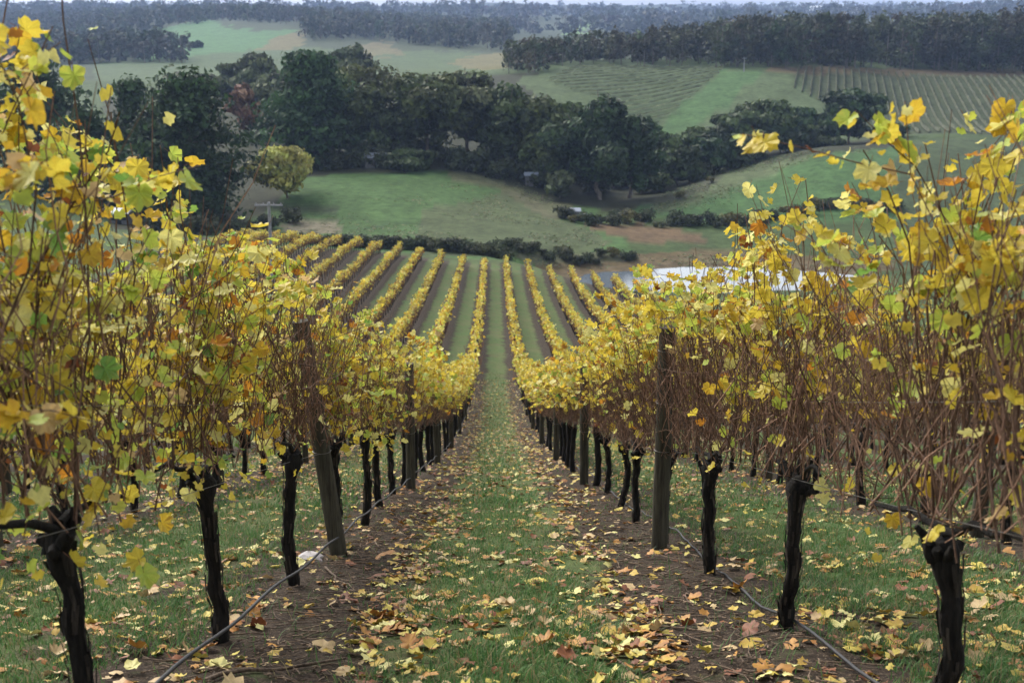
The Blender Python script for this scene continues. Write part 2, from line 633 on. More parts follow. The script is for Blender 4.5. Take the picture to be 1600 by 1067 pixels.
pe = pond_e(GXX, GYY)
paint((pe < 1.22) & (GYY > 170), (.115, .080, .052), .85)
land[GYY > 172] *= np.array([.82, .90, .82])
vinemask = sstep(1.2, 1.4, pe) * sstep(180, 172, GYY) * sstep(-46, -40, GXX) * (1 - sstep(26, 30, GXX) * sstep(100, 150, GYY))
paint(GYY < 180, (.055, .078, .028))
nv, nu = GXX.shape
gm = MB()
ii, jj = np.meshgrid(np.arange(nv - 1), np.arange(nu - 1), indexing='ij')
q = np.stack([ii * nu + jj, ii * nu + jj + 1, (ii + 1) * nu + jj + 1, (ii + 1) * nu + jj], -1).reshape(-1, 4)
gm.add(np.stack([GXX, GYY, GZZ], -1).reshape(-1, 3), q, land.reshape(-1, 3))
ground = gm.obj("ground", M_ground)
at_ = ground.data.attributes.new("vine", 'FLOAT', 'POINT')
at_.data.foreach_set("value", vinemask.ravel().astype(np.float32))
tag(ground, "grassy vineyard slope and valley floor", None, None, 'structure')

# pond
pm = MB()
a = np.linspace(0, 2 * math.pi, 64, endpoint=False)
pv = np.stack([34.5 + 29 * np.cos(a), 187 + 12.4 * np.sin(a), np.full(64, POND_Z)], 1)
pv = np.concatenate([pv, [[35.5, 187.5, POND_Z]]])
pm.add(pv, np.stack([np.arange(64), (np.arange(64) + 1) % 64, np.full(64, 64)], 1))
pond = pm.obj("pond_water", M_water)
tag(pond, "pale farm pond reflecting the cloudy sky", None, None, 'structure')

# ------------------------------------------------------------------ haze
hb = MB()
box(hb, (-11000, -120, -110), (11000, 9600, 140))
haze = hb.obj("haze", M_ground, None, False)
m, t, o = new_mat("haze_air")
pvn = N(t, "ShaderNodeVolumePrincipled")
pvn.inputs['Color'].default_value = (.46, .62, 1.0, 1)
pvn.inputs['Density'].default_value = 0.00012
pvn.inputs['Anisotropy'].default_value = 0.0
t.links.new(pvn.outputs[0], o.inputs['Volume'])
haze.data.materials.clear()
haze.data.materials.append(m)
tag(haze, None, None, None, 'stuff')

# ------------------------------------------------------------------ leaf templates
_half = [(0, 1.0), (12, .90), (24, .76), (36, .88), (48, .97), (60, .86), (74, .72), (90, .82), (106, .86), (124, .78), (146, .70), (166, .56)]
outl = _half + [(180, .16)] + [(360 - a_, r_) for a_, r_ in _half[:0:-1]]


def leaf_shape(r, fold, curl, full=True):
    ol = outl if full else [(0, 1.), (25, .74), (48, .95), (76, .72), (106, .86), (150, .68), (180, .2), (210, .68), (254, .86), (284, .72), (312, .95), (335, .74)]
    an = np.radians([x[0] for x in ol])
    rr = np.array([x[1] for x in ol]) * r.uniform(.88, 1.12, len(ol))
    x = rr * np.sin(an); y = rr * np.cos(an) + .16
    x = np.concatenate([[0], x]); y = np.concatenate([[.16], y])
    z = fold * np.abs(x) - curl * (x * x + (y - .16)**2) + r.normal(0, .085, len(x)) * (np.arange(len(x)) > 0) + .05 * np.sin(5 * x + 3 * y)
    z[0] += .03
    v = np.stack([x, y - .0, z], 1) * .56
    v[:, 1] += .02
    n = len(ol)
    f = np.stack([np.zeros(n, int), np.arange(n) + 1, (np.arange(n) + 1) % n + 1], 1)
    return v, f


LEAFCOL = {
    'yellow': ((.60, .49, .062), (.53, .39, .048)), 'gold': ((.57, .40, .040), (.44, .25, .032)), 'pale': ((.66, .62, .22), (.62, .54, .14)),
    'lime': ((.38, .47, .075), (.52, .50, .08)), 'green': ((.14, .28, .055), (.26, .34, .07)), 'orange': ((.50, .24, .03), (.28, .09, .02)),
    'rust': ((.26, .085, .025), (.14, .045, .02)), 'cream': ((.58, .42, .19), (.42, .27, .12)),
}
CN = list(LEAFCOL)
lr = np.random.default_rng(3)
LEAFMESH = {}
for cn in CN:
    LEAFMESH[cn] = []
    for k in range(4):
        v, f = leaf_shape(lr, lr.uniform(-.2, .55), lr.uniform(.05, .75))
        mb = MB()
        c0, c1 = np.array(LEAFCOL[cn][0]), np.array(LEAFCOL[cn][1])
        e = np.clip(lr.uniform(-.3, 1.1, len(v)) * np.linalg.norm(v - v[0], axis=1) * 2.0, 0, 1)[:, None]
        mb.add(v, f, c0 * (1 - e) + c1 * e)
        tv, tf = tube(np.array([[0, -.42, .06], [0, -.2, .05], [0, .08, 0.01]]), [.012, .012, .014], 3)
        mb.add(tv, tf, (.24, .10, .05))
        LEAFMESH[cn].append(mb.mesh("leaf", M_leaf, False))
def dry(c):
    return (c * .72 + c.mean(-1, keepdims=True) * np.array([1.1, .9, .7]) * .10)


FALLMESH = {}
for cn in CN:
    FALLMESH[cn] = []
    for k in range(4):
        v, f = leaf_shape(lr, lr.uniform(-.15, .5), lr.uniform(-.5, .3))
        mb = MB()
        c0, c1 = dry(np.array(LEAFCOL[cn][0])), dry(np.array(LEAFCOL[cn][1]))
        e = np.clip(lr.uniform(-.2, 1.2, len(v)) * np.linalg.norm(v - v[0], axis=1) * 2.0, 0, 1)[:, None]
        mb.add(v, f, c0 * (1 - e) + c1 * e)
        FALLMESH[cn].append(mb.mesh("fallen_leaf", M_fall))
LOWLEAF = [leaf_shape(lr, lr.uniform(0, .3), lr.uniform(.05, .4), False) for _ in range(4)]


def leaf_colors(r, names, probs, n):
    ix = r.choice(len(names), n, p=np.array(probs) / np.sum(probs))
    mixv = r.uniform(0, .7, n)[:, None]
    a_ = np.array([LEAFCOL[k][0] for k in names])[ix]; b_ = np.array([LEAFCOL[k][1] for k in names])[ix]
    return ix, (a_ * (1 - mixv) + b_ * mixv) * r.uniform(.8, 1.15, (n, 1))


MIX_LEFT = (['yellow', 'gold', 'pale', 'lime', 'green', 'orange', 'rust', 'cream'], [.33, .13, .16, .24, .05, .045, .015, .03])
MIX_RIGHT = (['yellow', 'gold', 'pale', 'lime', 'green', 'orange', 'rust', 'cream'], [.42, .18, .18, .14, .01, .05, .01, .01])
MIX_FAR = (['yellow', 'gold', 'pale', 'lime', 'orange'], [.46, .20, .16, .13, .05])
MIX_FALL = (['yellow', 'gold', 'pale', 'orange', 'rust', 'cream'], [.16, .15, .11, .24, .19, .15])


# ------------------------------------------------------------------ vines
def vine_skeleton(r, slope, ncane=34, top=2.3, bare=.5, nleaf=280, leafsize=.105, reach=1.0, ntwig=90, head=.84, skirt=0):
    """Local: base at origin, row runs along y, ground falls by slope*y. Returns trunk, arms, canes (pts, rad), leaf attach (pos, dir)."""
    hx, hy = r.normal(0, .03), r.normal(0, .035)
    hz = head + r.uniform(-.05, .06)
    tz = np.linspace(-.06, hz, 9)
    s = (tz - tz[0]) / (tz[-1] - tz[0])
    bend = r.normal(0, .026 if skirt > 20 else .045, 2)
    trunk = np.stack([hx * s + bend[0] * np.sin(s * math.pi), hy * s + bend[1] * np.sin(s * math.pi), tz], 1)
    trunk[1:-1, :2] += r.normal(0, .007, (7, 2))
    arms = []
    for sg in (-1, 1):
        L = r.uniform(.55, .95)
        yy = np.linspace(0, sg * L, 6)
        arms.append(np.stack([hx + r.normal(0, .02, 6).cumsum() * .5, hy + yy, hz + .02 + .07 * np.sin(np.linspace(0, 2.2, 6)) + r.normal(0, .012, 6) - slope * yy], 1))
    canes = []; twigs = []
    for k in range(ncane):
        if r.random() < .35:
            y0 = hy + r.normal(0, .09)
        else:
            y0 = hy + r.uniform(-reach, reach)
        z0 = hz + .06 + r.uniform(-.05, .12) - slope * (y0 - hy)
        L = r.uniform(.6, top - hz) if r.random() < .8 else r.uniform(top - hz - .1, top - hz + .25)
        n = 7
        tt = np.linspace(0, 1, n)
        lx, ly = r.normal(0, .22), r.normal(0, .30)
        wob = r.normal(0, .11, 2); wph = r.uniform(0, 6)
        droop = r.uniform(0, .30) if r.random() < .3 else 0
        sgn = 1 if r.random() < .5 else -1
        x = hx + r.normal(0, .05) + lx * tt + sgn * droop * tt**3 * 1.2 + wob[0] * np.sin(tt * 5 + wph) * tt
        y = y0 + ly * tt + wob[1] * np.cos(tt * 4 + wph) * tt + r.normal(0, .02, n).cumsum() * tt
        x = hx + .6 * np.tanh((x - hx) / .6); y = y0 + .55 * np.tanh((y - y0) / .55)
        z = z0 + L * (tt - droop * tt**3 * .9) - slope * ly * tt
        P = np.stack([x + r.normal(0, .012, n), y, z], 1)
        canes.append((P, np.linspace(.0048, .0020, n) * r.uniform(.75, 1.25)))
        for _l in range(r.choice([0, 1, 2], p=[.3, .4, .3])):                                    # a lateral shoot
            b0 = r.integers(2, 6)
            d = np.array([r.normal(0, .26), r.normal(0, .32), r.uniform(-.05, .50)])
            q_ = P[b0] + np.linspace(0, 1, 4)[:, None] * d + r.normal(0, .012, (4, 3))
            q_[0] = P[b0]
            canes.append((q_, np.linspace(.0028, .0015, 4)))
    ncan = len(canes)
    for k in range(ntwig):                                      # fine shoots between the canes
        y0 = hy + r.uniform(-reach, reach)
        z0 = hz + r.uniform(0, .75) - slope * (y0 - hy)
        L = r.uniform(.2, .75)
        d = np.array([np.clip(r.normal(0, .34), -.55, .55), np.clip(r.normal(0, .42), -.7, .7), 1.0]) * L
        if r.random() < .25 and k % 3 == 0: d[2] *= r.uniform(-.1, .5)
        q_ = np.array([hx + r.normal(0, .13), y0, z0]) + np.linspace(0, 1, 5)[:, None] * d + r.normal(0, .024, (5, 3))
        twigs.append((q_, np.linspace(.0034, .0014, 5) * r.uniform(.7, 1.3)))
    # leaves: mostly on the upper half of canes; rest all over
    pos = []; cc = r.integers(0, len(canes), nleaf * 4)
    ts = r.beta(2.4 - 1.2 * (bare < .4), 1.25, nleaf * 4)
    for c, tv in zip(cc, ts):
        P = canes[c][0]
        f_ = tv * (len(P) - 1); i = min(int(f_), len(P) - 2)
        p_ = P[i] + (P[i + 1] - P[i]) * (f_ - i)
        hgt = p_[2] + slope * p_[1]
        keep = 1.0 if hgt > 1.5 + .25 * bare else (1 - bare) * (.55 + .45 * sstep(.8, 1.5, hgt)) + .05
        if r.random() < keep:
            pos.append(p_)
        if len(pos) >= nleaf:
            break
    for _ in range(skirt):                                      # leaves hanging round the head and arms
        a_ = arms[r.integers(2)]
        p_ = a_[r.integers(0, 6)] + np.array([r.normal(0, .13), r.normal(0, .1), r.uniform(-.22, .30)])
        pos.insert(int(r.integers(0, len(pos))), p_)
    pos = np.array(pos)
    n = len(pos)
    az = r.uniform(0, 2 * math.pi, n)
    pos = pos + np.stack([np.cos(az), np.sin(az), np.zeros(n)], 1) * r.uniform(.02, .08, n)[:, None]
    el = r.normal(-.75, .5, n)
    d = np.stack([np.cos(az) * np.cos(el), np.sin(az) * np.cos(el), np.sin(el)], 1)
    side = np.stack([-np.sin(az), np.cos(az), np.zeros(n)], 1)
    nrm = np.cross(side, d)
    roll = r.normal(0, .7, n)[:, None]
    s2 = side * np.cos(roll) + nrm * np.sin(roll)
    n2 = np.cross(s2, d)
    Rm = np.stack([s2, d, n2], 2)
    sz = leafsize * r.uniform(.55, 1.45, n)
    return trunk, arms, canes, twigs, Rm, pos, sz


def trunk_mb(r, trunk, rad=.052, sides=12, rings=1):
    mb = MB()
    n = len(trunk)
    # resample and add gnarls
    s = np.linspace(0, n - 1, 22 if rings else n)
    P = np.stack([np.interp(s, np.arange(n), trunk[:, k]) for k in range(3)], 1)
    t_ = s / (n - 1)
    rr = rad * (1.12 - .22 * sstep(0, .5, t_) + .55 * sstep(.80, .97, t_) - .45 * sstep(.975, 1, t_)) * (1 + .10 * np.sin(s * 4.1 + r.uniform(0, 6)))
    v, f = tube(P, rr, sides)
    ang = np.tile(np.arange(sides), len(P))
    k = np.repeat(np.arange(len(P)), sides)
    fl = 1 + .12 * np.sin(ang * 2 * math.pi / sides * 3 + k * .35 + r.uniform(0, 6)) + r.normal(0, .05, len(v))
    c_ = P[k]
    v = c_ + (v - c_) * fl[:, None]
    mb.add(v, f)
    top = np.concatenate([v[-sides:], [P[-1] + [0, 0, .02]]])
    mb.add(top, np.stack([np.arange(sides), (np.arange(sides) + 1) % sides, np.full(sides, sides)], 1))
    return mb


ORD = "first second third fourth fifth sixth seventh eighth ninth tenth eleventh twelfth thirteenth fourteenth fifteenth sixteenth seventeenth eighteenth nineteenth".split()
for tens, th in (("twenty", "twentieth"), ("thirty", "thirtieth"), ("forty", "fortieth"), ("fifty", "fiftieth")):
    ORD += [th] + [tens + "-" + x for x in ORD[:9]]
ROWNAME = {-1: "row left of the grass path", 0: "row right of the grass path"}


def rowx(k):
    return ROW0 + 1.5 + 3 * k


def vine_row_y0(k):
    return {-1: 3.88, 0: 4.05}.get(k, 3.2 + (k * 0.73) % 1.0) - 2.03


STEP = 2.03
NEAR_D, MID_D = 19.0, 66.0
POSTY = {-1: (9.35, 17.6), 0: (9.85, 18.55)}


def slope_at(X, Y):
    return -(h1(X, Y + .8) - h1(X, Y - .8)) / 1.6


def near_vine(k, i, X, Y):
    r = np.random.default_rng(1000 + k * 97 + i)
    root = empty("grape_vine", (X, Y, h1(X, Y)))
    left = k < 0
    main = k in (-1, 0)
    sl = .325
    nleaf = ((1250 if i < 4 else 1000) if left else 660) if main else 360
    nc = (32 if left else 44) if main else 24
    top = (2.7 if i < 2 else 2.4 if i == 2 else 2.12) if left else (2.2 if i < 2 else 2.32)
    trunk, arms, canes, twigs, Rm, pos, sz = vine_skeleton(r, sl, nc, top, .30 if left else .86, nleaf, .069, 1.0, (230 if left else 330) if main else 90,
                                                             (.90 if i == 1 else .98) if k == -1 else .86, 70 if left else 14)
    for yp in POSTY.get(k, ()):                                 # leaves do not grow through the posts
        keep_ = ~((pos[:, 1] + Y - yp < .15) & (pos[:, 1] + Y - yp > -2.0) & ((pos[:, 0] + X - rowx(k)) * (1 if k < 0 else -1) > -.05) & (pos[:, 2] < 1.95 - sl * pos[:, 1]))
        keep_ |= r.random(len(pos)) < .06
        Rm, pos, sz = Rm[keep_], pos[keep_], sz[keep_]
    big_first = np.argsort(-sz)
    Rm, pos, sz = Rm[big_first], pos[big_first], sz[big_first]
    sz[298:] *= .80
    trad = r.uniform(.036, .043)
    trunk_mb(r, trunk, trad).obj("trunk", M_vbark, root)
    for q_ in range(6):                                         # old spurs on the head
        az = r.uniform(0, 2 * math.pi); L = r.uniform(.06, .15)
        b0 = trunk[-1] + np.array([math.cos(az) * .03, math.sin(az) * .035, -.05 + r.uniform(-.03, .02)])
        d = np.array([math.cos(az) * .5, math.sin(az) * .8, r.uniform(.3, 1.0)]) * L
        mb = MB(); capped(mb, b0 + np.linspace(0, 1, 4)[:, None] * d + r.normal(0, .006, (4, 3)), np.array([.032, .026, .023, .014]) * r.uniform(.7, 1.15), 7)
        mb.obj("spur", M_vbark, root)
    mb = MB()
    for q_ in range(70):
        s0 = r.uniform(.05, .85); ln_ = r.uniform(.05, .16); az = r.uniform(0, 2 * math.pi)
        ss = np.linspace(s0, min(s0 + ln_, .97), 3)
        c_ = np.stack([np.interp(ss, np.linspace(0, 1, 9), trunk[:, k_]) for k_ in range(3)], 1)
        rr = trad * np.array([1.12, 1.2, 1.12]) * (1 + .5 * sstep(.8, .97, ss)) + np.array([0, .002, r.uniform(0, .014)])
        a0, a1 = az - r.uniform(.08, .2), az + r.uniform(.08, .2)
        V = np.concatenate([c_ + np.stack([np.cos(a0) * rr, np.sin(a0) * rr, 0 * rr], 1), c_ + np.stack([np.cos(a1) * rr, np.sin(a1) * rr, 0 * rr], 1)])
        mb.add(V, [(0, 3, 4, 1), (1, 4, 5, 2)], np.array([2.0, 1.9, 1.8]) * r.uniform(.5, 2.2))
    tag(mb.obj("loose_bark", M_vbark, root), kind='stuff')
    for a_ in arms:
        mb = MB(); v, f = tube(a_, np.linspace(.017, .008, 6) * r.uniform(.85, 1.15), 7); mb.add(v, f)
        mb.obj("arm", M_vbark, root)
    if main and i < 6:
        for P, rad in canes:
            mb = MB(); v, f = tube(P, rad, 5); mb.add(v, f, np.array([1., 1, 1]) * r.uniform(.6, 1.3))
            mb.obj("cane", M_cane, root)
    else:
        mb = MB()
        for P, rad in canes:
            v, f = tube(P, rad, 4); mb.add(v, f, np.array([1., 1, 1]) * r.uniform(.6, 1.3))
        tag(mb.obj("canes", M_cane, root), kind='stuff')
    mb = MB()
    for P, rad in twigs:
        v, f = tube(P, rad, 3); mb.add(v, f, np.array([1.3, 1.25, 1.2]) * r.uniform(.4, 1.7))
    tag(mb.obj("twigs", M_cane, root), kind='stuff')
    names, probs = MIX_LEFT if left else MIX_RIGHT
    ix, _ = leaf_colors(r, names, probs, len(pos))
    for j in range(min(len(pos), 298)):
        me = LEAFMESH[names[ix[j]]][r.integers(4)]
        o = bpy.data.objects.new("leaf", me)
        COL.objects.link(o)
        o.parent = root
        o.matrix_basis = Matrix.Translation(Vector(pos[j])) @ Matrix((Rm[j] * sz[j]).tolist()).to_4x4()
    if len(pos) > 298:
        mb = MB(); lowleaves(mb, r, Rm[298:], pos[298:], sz[298:], MIX_LEFT if left else MIX_RIGHT)
        tag(mb.obj("leaves", M_leaf, root), kind='stuff')
    return root


def lowleaves(mb, r, Rm, pos, sz, mixn):
    _, C = leaf_colors(r, mixn[0], mixn[1], len(pos))
    g = r.integers(0, 4, len(pos))
    for q_ in range(4):
        s_ = g == q_
        if s_.any():
            tv, tf = LOWLEAF[q_]
            instance(mb, tv, tf, Rm[s_] * sz[s_][:, None, None], pos[s_], C[s_])


# mid-distance prototypes (meshes shared by the copies)
PROTO = []
for q_ in range(8):
    r = np.random.default_rng(500 + q_)
    sl = .325 if q_ < 5 else .2
    trunk, arms, canes, twigs, Rm, pos, sz = vine_skeleton(r, sl, 30, 2.25, .66, 430, .105, 1.0, 190, .92)
    tm = trunk_mb(r, trunk, .052, 7, 0).mesh("trunk", M_vbark)
    cm = MB()
    for a_ in arms:
        v, f = tube(a_, np.linspace(.034, .014, 6), 5); cm.add(v, f, (.2, .2, .25))
    for P, rad in canes:
        v, f = tube(P[::2], rad[::2] * 1.4, 3); cm.add(v, f, np.array([1., 1, 1]) * r.uniform(.6, 1.3))
    for P, rad in twigs:
        v, f = tube(P[[0, 2, 4]], rad[[0, 2, 4]] * 1.3, 3); cm.add(v, f, np.array([1.2, 1.2, 1.2]) * r.uniform(.6, 1.7))
    cm = cm.mesh("canes", M_cane)
    lm = MB(); lowleaves(lm, r, Rm, pos, sz, MIX_FAR if q_ % 2 else MIX_RIGHT)
    lm = lm.mesh("leaves", M_leaf)
    PROTO.append((tm, cm, lm))


def mid_vine(k, i, X, Y, r):
    root = empty("grape_vine", (X, Y, h1(X, Y)))
    sl = slope_at(X, Y)
    q_ = r.integers(0, 5) if sl > .26 else r.integers(5, 8)
    tm, cm, lm = PROTO[q_]
    link("trunk", tm, root)
    tag(link("canes", cm, root), kind='stuff')
    tag(link("leaves", lm, root), kind='stuff')
    s_ = r.uniform(.94, 1.06)
    root.scale = (s_ * (1 if r.random() < .5 else -1), s_, s_)
    return root


LOOKS = {
    (-1, 1): "leafy yellow and green vine on a thick black trunk at the left picture edge",
    (-1, 2): "yellow leaved vine whose straight black trunk rises behind the irrigation hose",
    (-1, 3): "yellow vine on a slim black trunk just before the leaning grey post",
    (-1, 4): "yellow vine with its black trunk right behind the leaning grey post",
    (-1, 5): "yellow vine just beyond the leaning grey post in the row left of the path",
    (-1, 0): "nearest vine of the left row, green and gold leaves reaching in from the picture edge",
    (0, 0): "nearest vine of the right row, orange and gold leaves reaching in from the picture edge",
    (0, 1): "tall gold leaved vine on the black knobbly trunk at the right picture edge",
    (0, 2): "bare caned vine with yellow tops on the crooked black trunk beside the ground hose",
    (0, 3): "bare caned vine on the thin crooked trunk just before the upright grey post",
    (0, 4): "brown caned vine whose swollen black head leans against the upright grey post",
    (0, 5): "brown caned vine just beyond the upright grey post in the row right of the path",
}
farlist = []
r_mid = np.random.default_rng(77)
for k in range(-12, 7):
    X = rowx(k)
    yend = 166.5 if X > -3 else 166.5 + min(-X, 24) * .38
    i = 0
    Y = vine_row_y0(k)
    while Y < yend:
        Yv = Y + (.08 * math.sin(i * 12.9 + k) if i > 5 else 0)
        if (k, i) == (0, 4): Yv += .05
        Xv = X + .04 * math.sin(i * 7.3 + k * 3.1)
        de = 1.05 * Yv + .35
        px, py, dd = project(np.array([Xv, Yv, float(near_h(np.array(Xv), np.array(Yv))) + 1.2]))
        main = k in (-1, 0)
        if Y > 0 and -350 < px < 1950:
            if main and de < NEAR_D or (k in (-2, 1) and de < 15 and -150 < px < 1750):
                o = near_vine(k, i, Xv, Yv)
            elif dd < MID_D and -150 < px < 1750:
                o = mid_vine(k, i, Xv, Yv, r_mid)
            else:
                o = None
                farlist.append((Xv, Yv))
            if o is not None:
                grp = "grapevines of the vineyard"
                if (k, i) in LOOKS:
                    lab = LOOKS[(k, i)]
                elif main and i < 12:
                    lab = f"{ORD[i]} vine down the {ROWNAME[k]}, yellow leaves over bare brown canes"
                elif main:
                    lab = f"{ORD[i]} vine down the {ROWNAME[k]}, small and yellow"
                else:
                    side = "left" if k < 0 else "right"
                    m_ = -k if k < 0 else k + 1
                    lab = f"{ORD[i]} yellow vine down the {ORD[m_ - 1]} row {side} of the grass path"
                tag(o, lab, "grapevine", grp)
        Y += STEP
        i += 1

# the far vines: one joined mass
r = np.random.default_rng(9)
fm = MB()
tv = np.array([[-.5, -.5, 0], [.5, -.5, .12], [.5, .5, 0], [-.5, .5, .12]]); tf = np.array([[0, 1, 2, 3]])
FX = np.array([a_[0] for a_ in farlist]); FY = np.array([a_[1] for a_ in farlist])
FZ = H(FX, FY)
nl = 95
n = len(FX)
px_, py_, dd_ = project(np.stack([FX, FY, FZ], 1))
X = np.repeat(FX, nl) + r.normal(0, .17, n * nl); Yo = r.uniform(-1.05, 1.05, n * nl)
Y = np.repeat(FY, nl) + Yo
sl = np.repeat((H(FX, FY + 1) - H(FX, FY - 1)) / 2, nl)
vig = np.repeat(r.uniform(.55, 1.1, n), nl)
hh = .75 + 1.45 * vig * r.beta(2.2, 1.2, n * nl) + np.repeat(r.normal(0, .06, n), nl)
Z = np.repeat(FZ, nl) + sl * Yo + hh
_, C = leaf_colors(r, *MIX_FAR, n * nl)
C = C * np.repeat(r.uniform(.75, 1.15, (n, 1)), nl, 0)
S = r.uniform(.09, .21, n * nl) * (r.random(n * nl) < .35 + .65 * (vig - .4))
instance(fm, tv, tf, rand_rot(n * nl, r) * S[:, None, None], np.stack([X, Y, Z], 1), C)
ncn = 30
X = np.repeat(FX, ncn) + r.normal(0, .1, n * ncn); Yo = r.uniform(-1., 1., n * ncn); Y = np.repeat(FY, ncn) + Yo
Z = np.repeat(FZ, ncn) + np.repeat((H(FX, FY + 1) - H(FX, FY - 1)) / 2, ncn) * Yo
Rm = np.zeros((n * ncn, 3, 3)); Rm[:, 0, 0] = .025; Rm[:, 1, 1] = .03; Rm[:, 2, 2] = r.uniform(.9, 1.3, n * ncn)
Rm[:, 0, 2] = r.normal(0, .15, n * ncn); Rm[:, 1, 2] = r.normal(0, .2, n * ncn)
tv2 = np.array([[-.5, -.5, .72], [.5, .5, .72], [.5, .5, 1.45], [-.5, -.5, 1.45]])
instance(fm, tv2, tf, Rm, np.stack([X, Y, Z], 1), np.tile([[.10, .055, .035]], (n * ncn, 1)))
Rm = np.zeros((n, 3, 3)); Rm[:, 0, 0] = .11; Rm[:, 1, 1] = .11; Rm[:, 2, 2] = 1
tvt = np.array([[-.5, -.5, -.1], [.5, .5, -.1], [.5, .5, .95], [-.5, -.5, .95]])
instance(fm, tvt, tf, Rm, np.stack([FX, FY, FZ], 1), np.tile([[.015, .013, .011]], (n, 1)))
tvt = tvt * [-1, 1, 1]
instance(fm, tvt, tf, Rm, np.stack([FX, FY, FZ], 1), np.tile([[.015, .013, .011]], (n, 1)))
fv = fm.obj("distant_vines", M_leaf, None, False)
tag(fv, "golden vine rows running down the lower slope towards the pond", None, None, 'stuff')

# ------------------------------------------------------------------ posts, wires, hoses
def make_post(X, Y, lean, label, rad=.071, h=2.02):
    root = empty("trellis_post", (X, Y, h1(X, Y)))
    r = np.random.default_rng(int(X * 100 + Y * 10) & 0xffff)
    mb = MB()
    n = 14
    z = np.linspace(-.12, h, n)
    P = np.stack([lean[0] * z / h + r.normal(0, .002, n), lean[1] * z / h, z], 1)
    capped(mb, P, rad * (1.03 - .06 * np.linspace(0, 1, n)), 14)
    mb.obj("pole", M_post, root)
    for zz in (.93, 1.36, 1.82):
        mb = MB()
        a_ = np.linspace(-2.4, 2.4, 9)
        c_ = np.array([lean[0] * zz / h, lean[1] * zz / h, zz])
        P = np.stack([c_[0] + (rad + .004) * np.sin(a_), c_[1] - (rad + .004) * np.cos(a_), np.full(9, zz)], 1)
        v, f = tube(P, .003, 4); mb.add(v, f)
        mb.obj("wire_tie", M_wire, root)
    return root


pr = np.random.default_rng(21)
for k, y0, dy in ((-1, 9.35, 8.2), (0, 9.85, 8.7), (-2, 10.0, 8.4), (1, 10.6, 8.4), (2, 9.0, 8.4), (-3, 9.0, 8.4)):
    j = 0
    Y = y0
    while Y < (100 if k in (-1, 0) else 46):
        X = rowx(k) + (.13 if k == -1 else -.12 if k == 0 else 0)
        if k == -1 and j == 0:
            lab = "leaning round grey timber post beside the pale rock"; ln = (-.23, .0)
        elif k == 0 and j == 0:
            lab = "upright thick grey timber post where bare soil meets the right row"; ln = (0.0, .0)
        else:
            ln = tuple(pr.normal(0, .03, 2))
            if k in (-1, 0):
                lab = f"{ORD[j]} timber post down the {ROWNAME[k]}" if j < 40 else ""
            else:
                m_ = -k if k < 0 else k + 1
                lab = f"{ORD[j]} timber post of the {ORD[m_ - 1]} row {'left' if k < 0 else 'right'} of the grass path"
        tag(make_post(X, Y, ln, lab), lab, "post", "timber trellis posts")
        Y += dy; j += 1

for k in (-2, -1, 0, 1):
    for zz, nm in ((.93, "lowest"), (1.36, "middle"), (1.82, "top")):
        ys = np.arange(1.0, 60, .7)
        P = np.stack([np.full(len(ys), rowx(k) + .02), ys, near_h(np.full(len(ys), rowx(k)), ys) + zz - .012 * (1 - np.cos(ys / 8.2 * 2 * math.pi))], 1)
        mb = MB(); v, f = tube(P, .0016, 4); mb.add(v, f)
        o = mb.obj("trellis_wire", M_wire)
        rn = ROWNAME.get(k, "second row left of the grass path" if k < 0 else "second row right of the grass path")
        tag(o, f"{nm} thin steel wire strung along the {rn}", "wire", "trellis wires")

ys = np.arange(2.5, 60, .25)
hx = np.full(len(ys), rowx(-1) + .13) + .012 * np.sin(ys * .9)
P = np.stack([hx, ys, H(hx, ys, False) + .20 + .014 * np.sin(ys / 2.03 * 2 * math.pi)], 1)
mb = MB(); v, f = tube(P, .009, 8); mb.add(v, f)
tag(mb.obj("irrigation_hose", M_hose), "black irrigation hose hung low along the left row in front of its trunks", "hose")
ys = np.arange(2.5, 40, .25)
hx = np.full(len(ys), rowx(0) + .12) + .05 * np.sin(ys * .7)
P = np.stack([hx, ys, H(hx, ys) + .035 + .02 * np.sin(ys * 1.3)], 1)
mb = MB(); v, f = tube(P, .009, 8); mb.add(v, f)
tag(mb.obj("irrigation_hose", M_hose), "black irrigation hose lying on the soil beside the right row", "hose")

# ------------------------------------------------------------------ ground litter
def soil_at(X, Y):
    xs = X + 1.5 - ROW0
    d = np.abs(xs - np.round(xs / 3) * 3)
    return sstep(.85, .55, d)


r = np.random.default_rng(55)


def litter_pos(n, y0, y1, r, near=False):
    out = []
    while len(out) < n:
        Y = y0 + (y1 - y0) * r.random()**1.6
        half = min(.46 * (Y + 1) + .6, 7.0)
        X = r.uniform(-half, half)
        ax = abs(X - ROW0)
        d = .55
        if ax < 1.5:
            d = .34 + .8 * math.exp(-((ax - .68) / .26)**2) + (.15 if ax < .5 else 0)
            if ax > .85: d *= .6 if Y < 9 else (1.0 if Y < 12 else 1.5)
        elif ax < 1.75: d = .3
        cl = float(vnoise(np.array(X * 1.4), np.array(Y * 1.4), 5))
        cl = .5 * cl + .5 * float(vnoise(np.array(X * 3.7), np.array(Y * 3.7), 6))
        if r.random() < d * (.10 + 1.9 * cl * cl):
            out.append((X, Y))
    return np.array(out)


LP = litter_pos(23000, 3.6, 75, r)
LZ = H(LP[:, 0], LP[:, 1])
px, py, dd = project(np.column_stack([LP, LZ]))
vis = (px > -20) & (px < 1620) & (py < 1085)
size = .036 + .094 * r.beta(1.2, 1.9, len(LP))
apparent = np.where(vis & (px > 20) & (px < 1580) & (py < 1055), size / dd, 0)
order = np.argsort(-apparent)
single = order[:300]
rest = np.setdiff1d(np.arange(len(LP)), single)


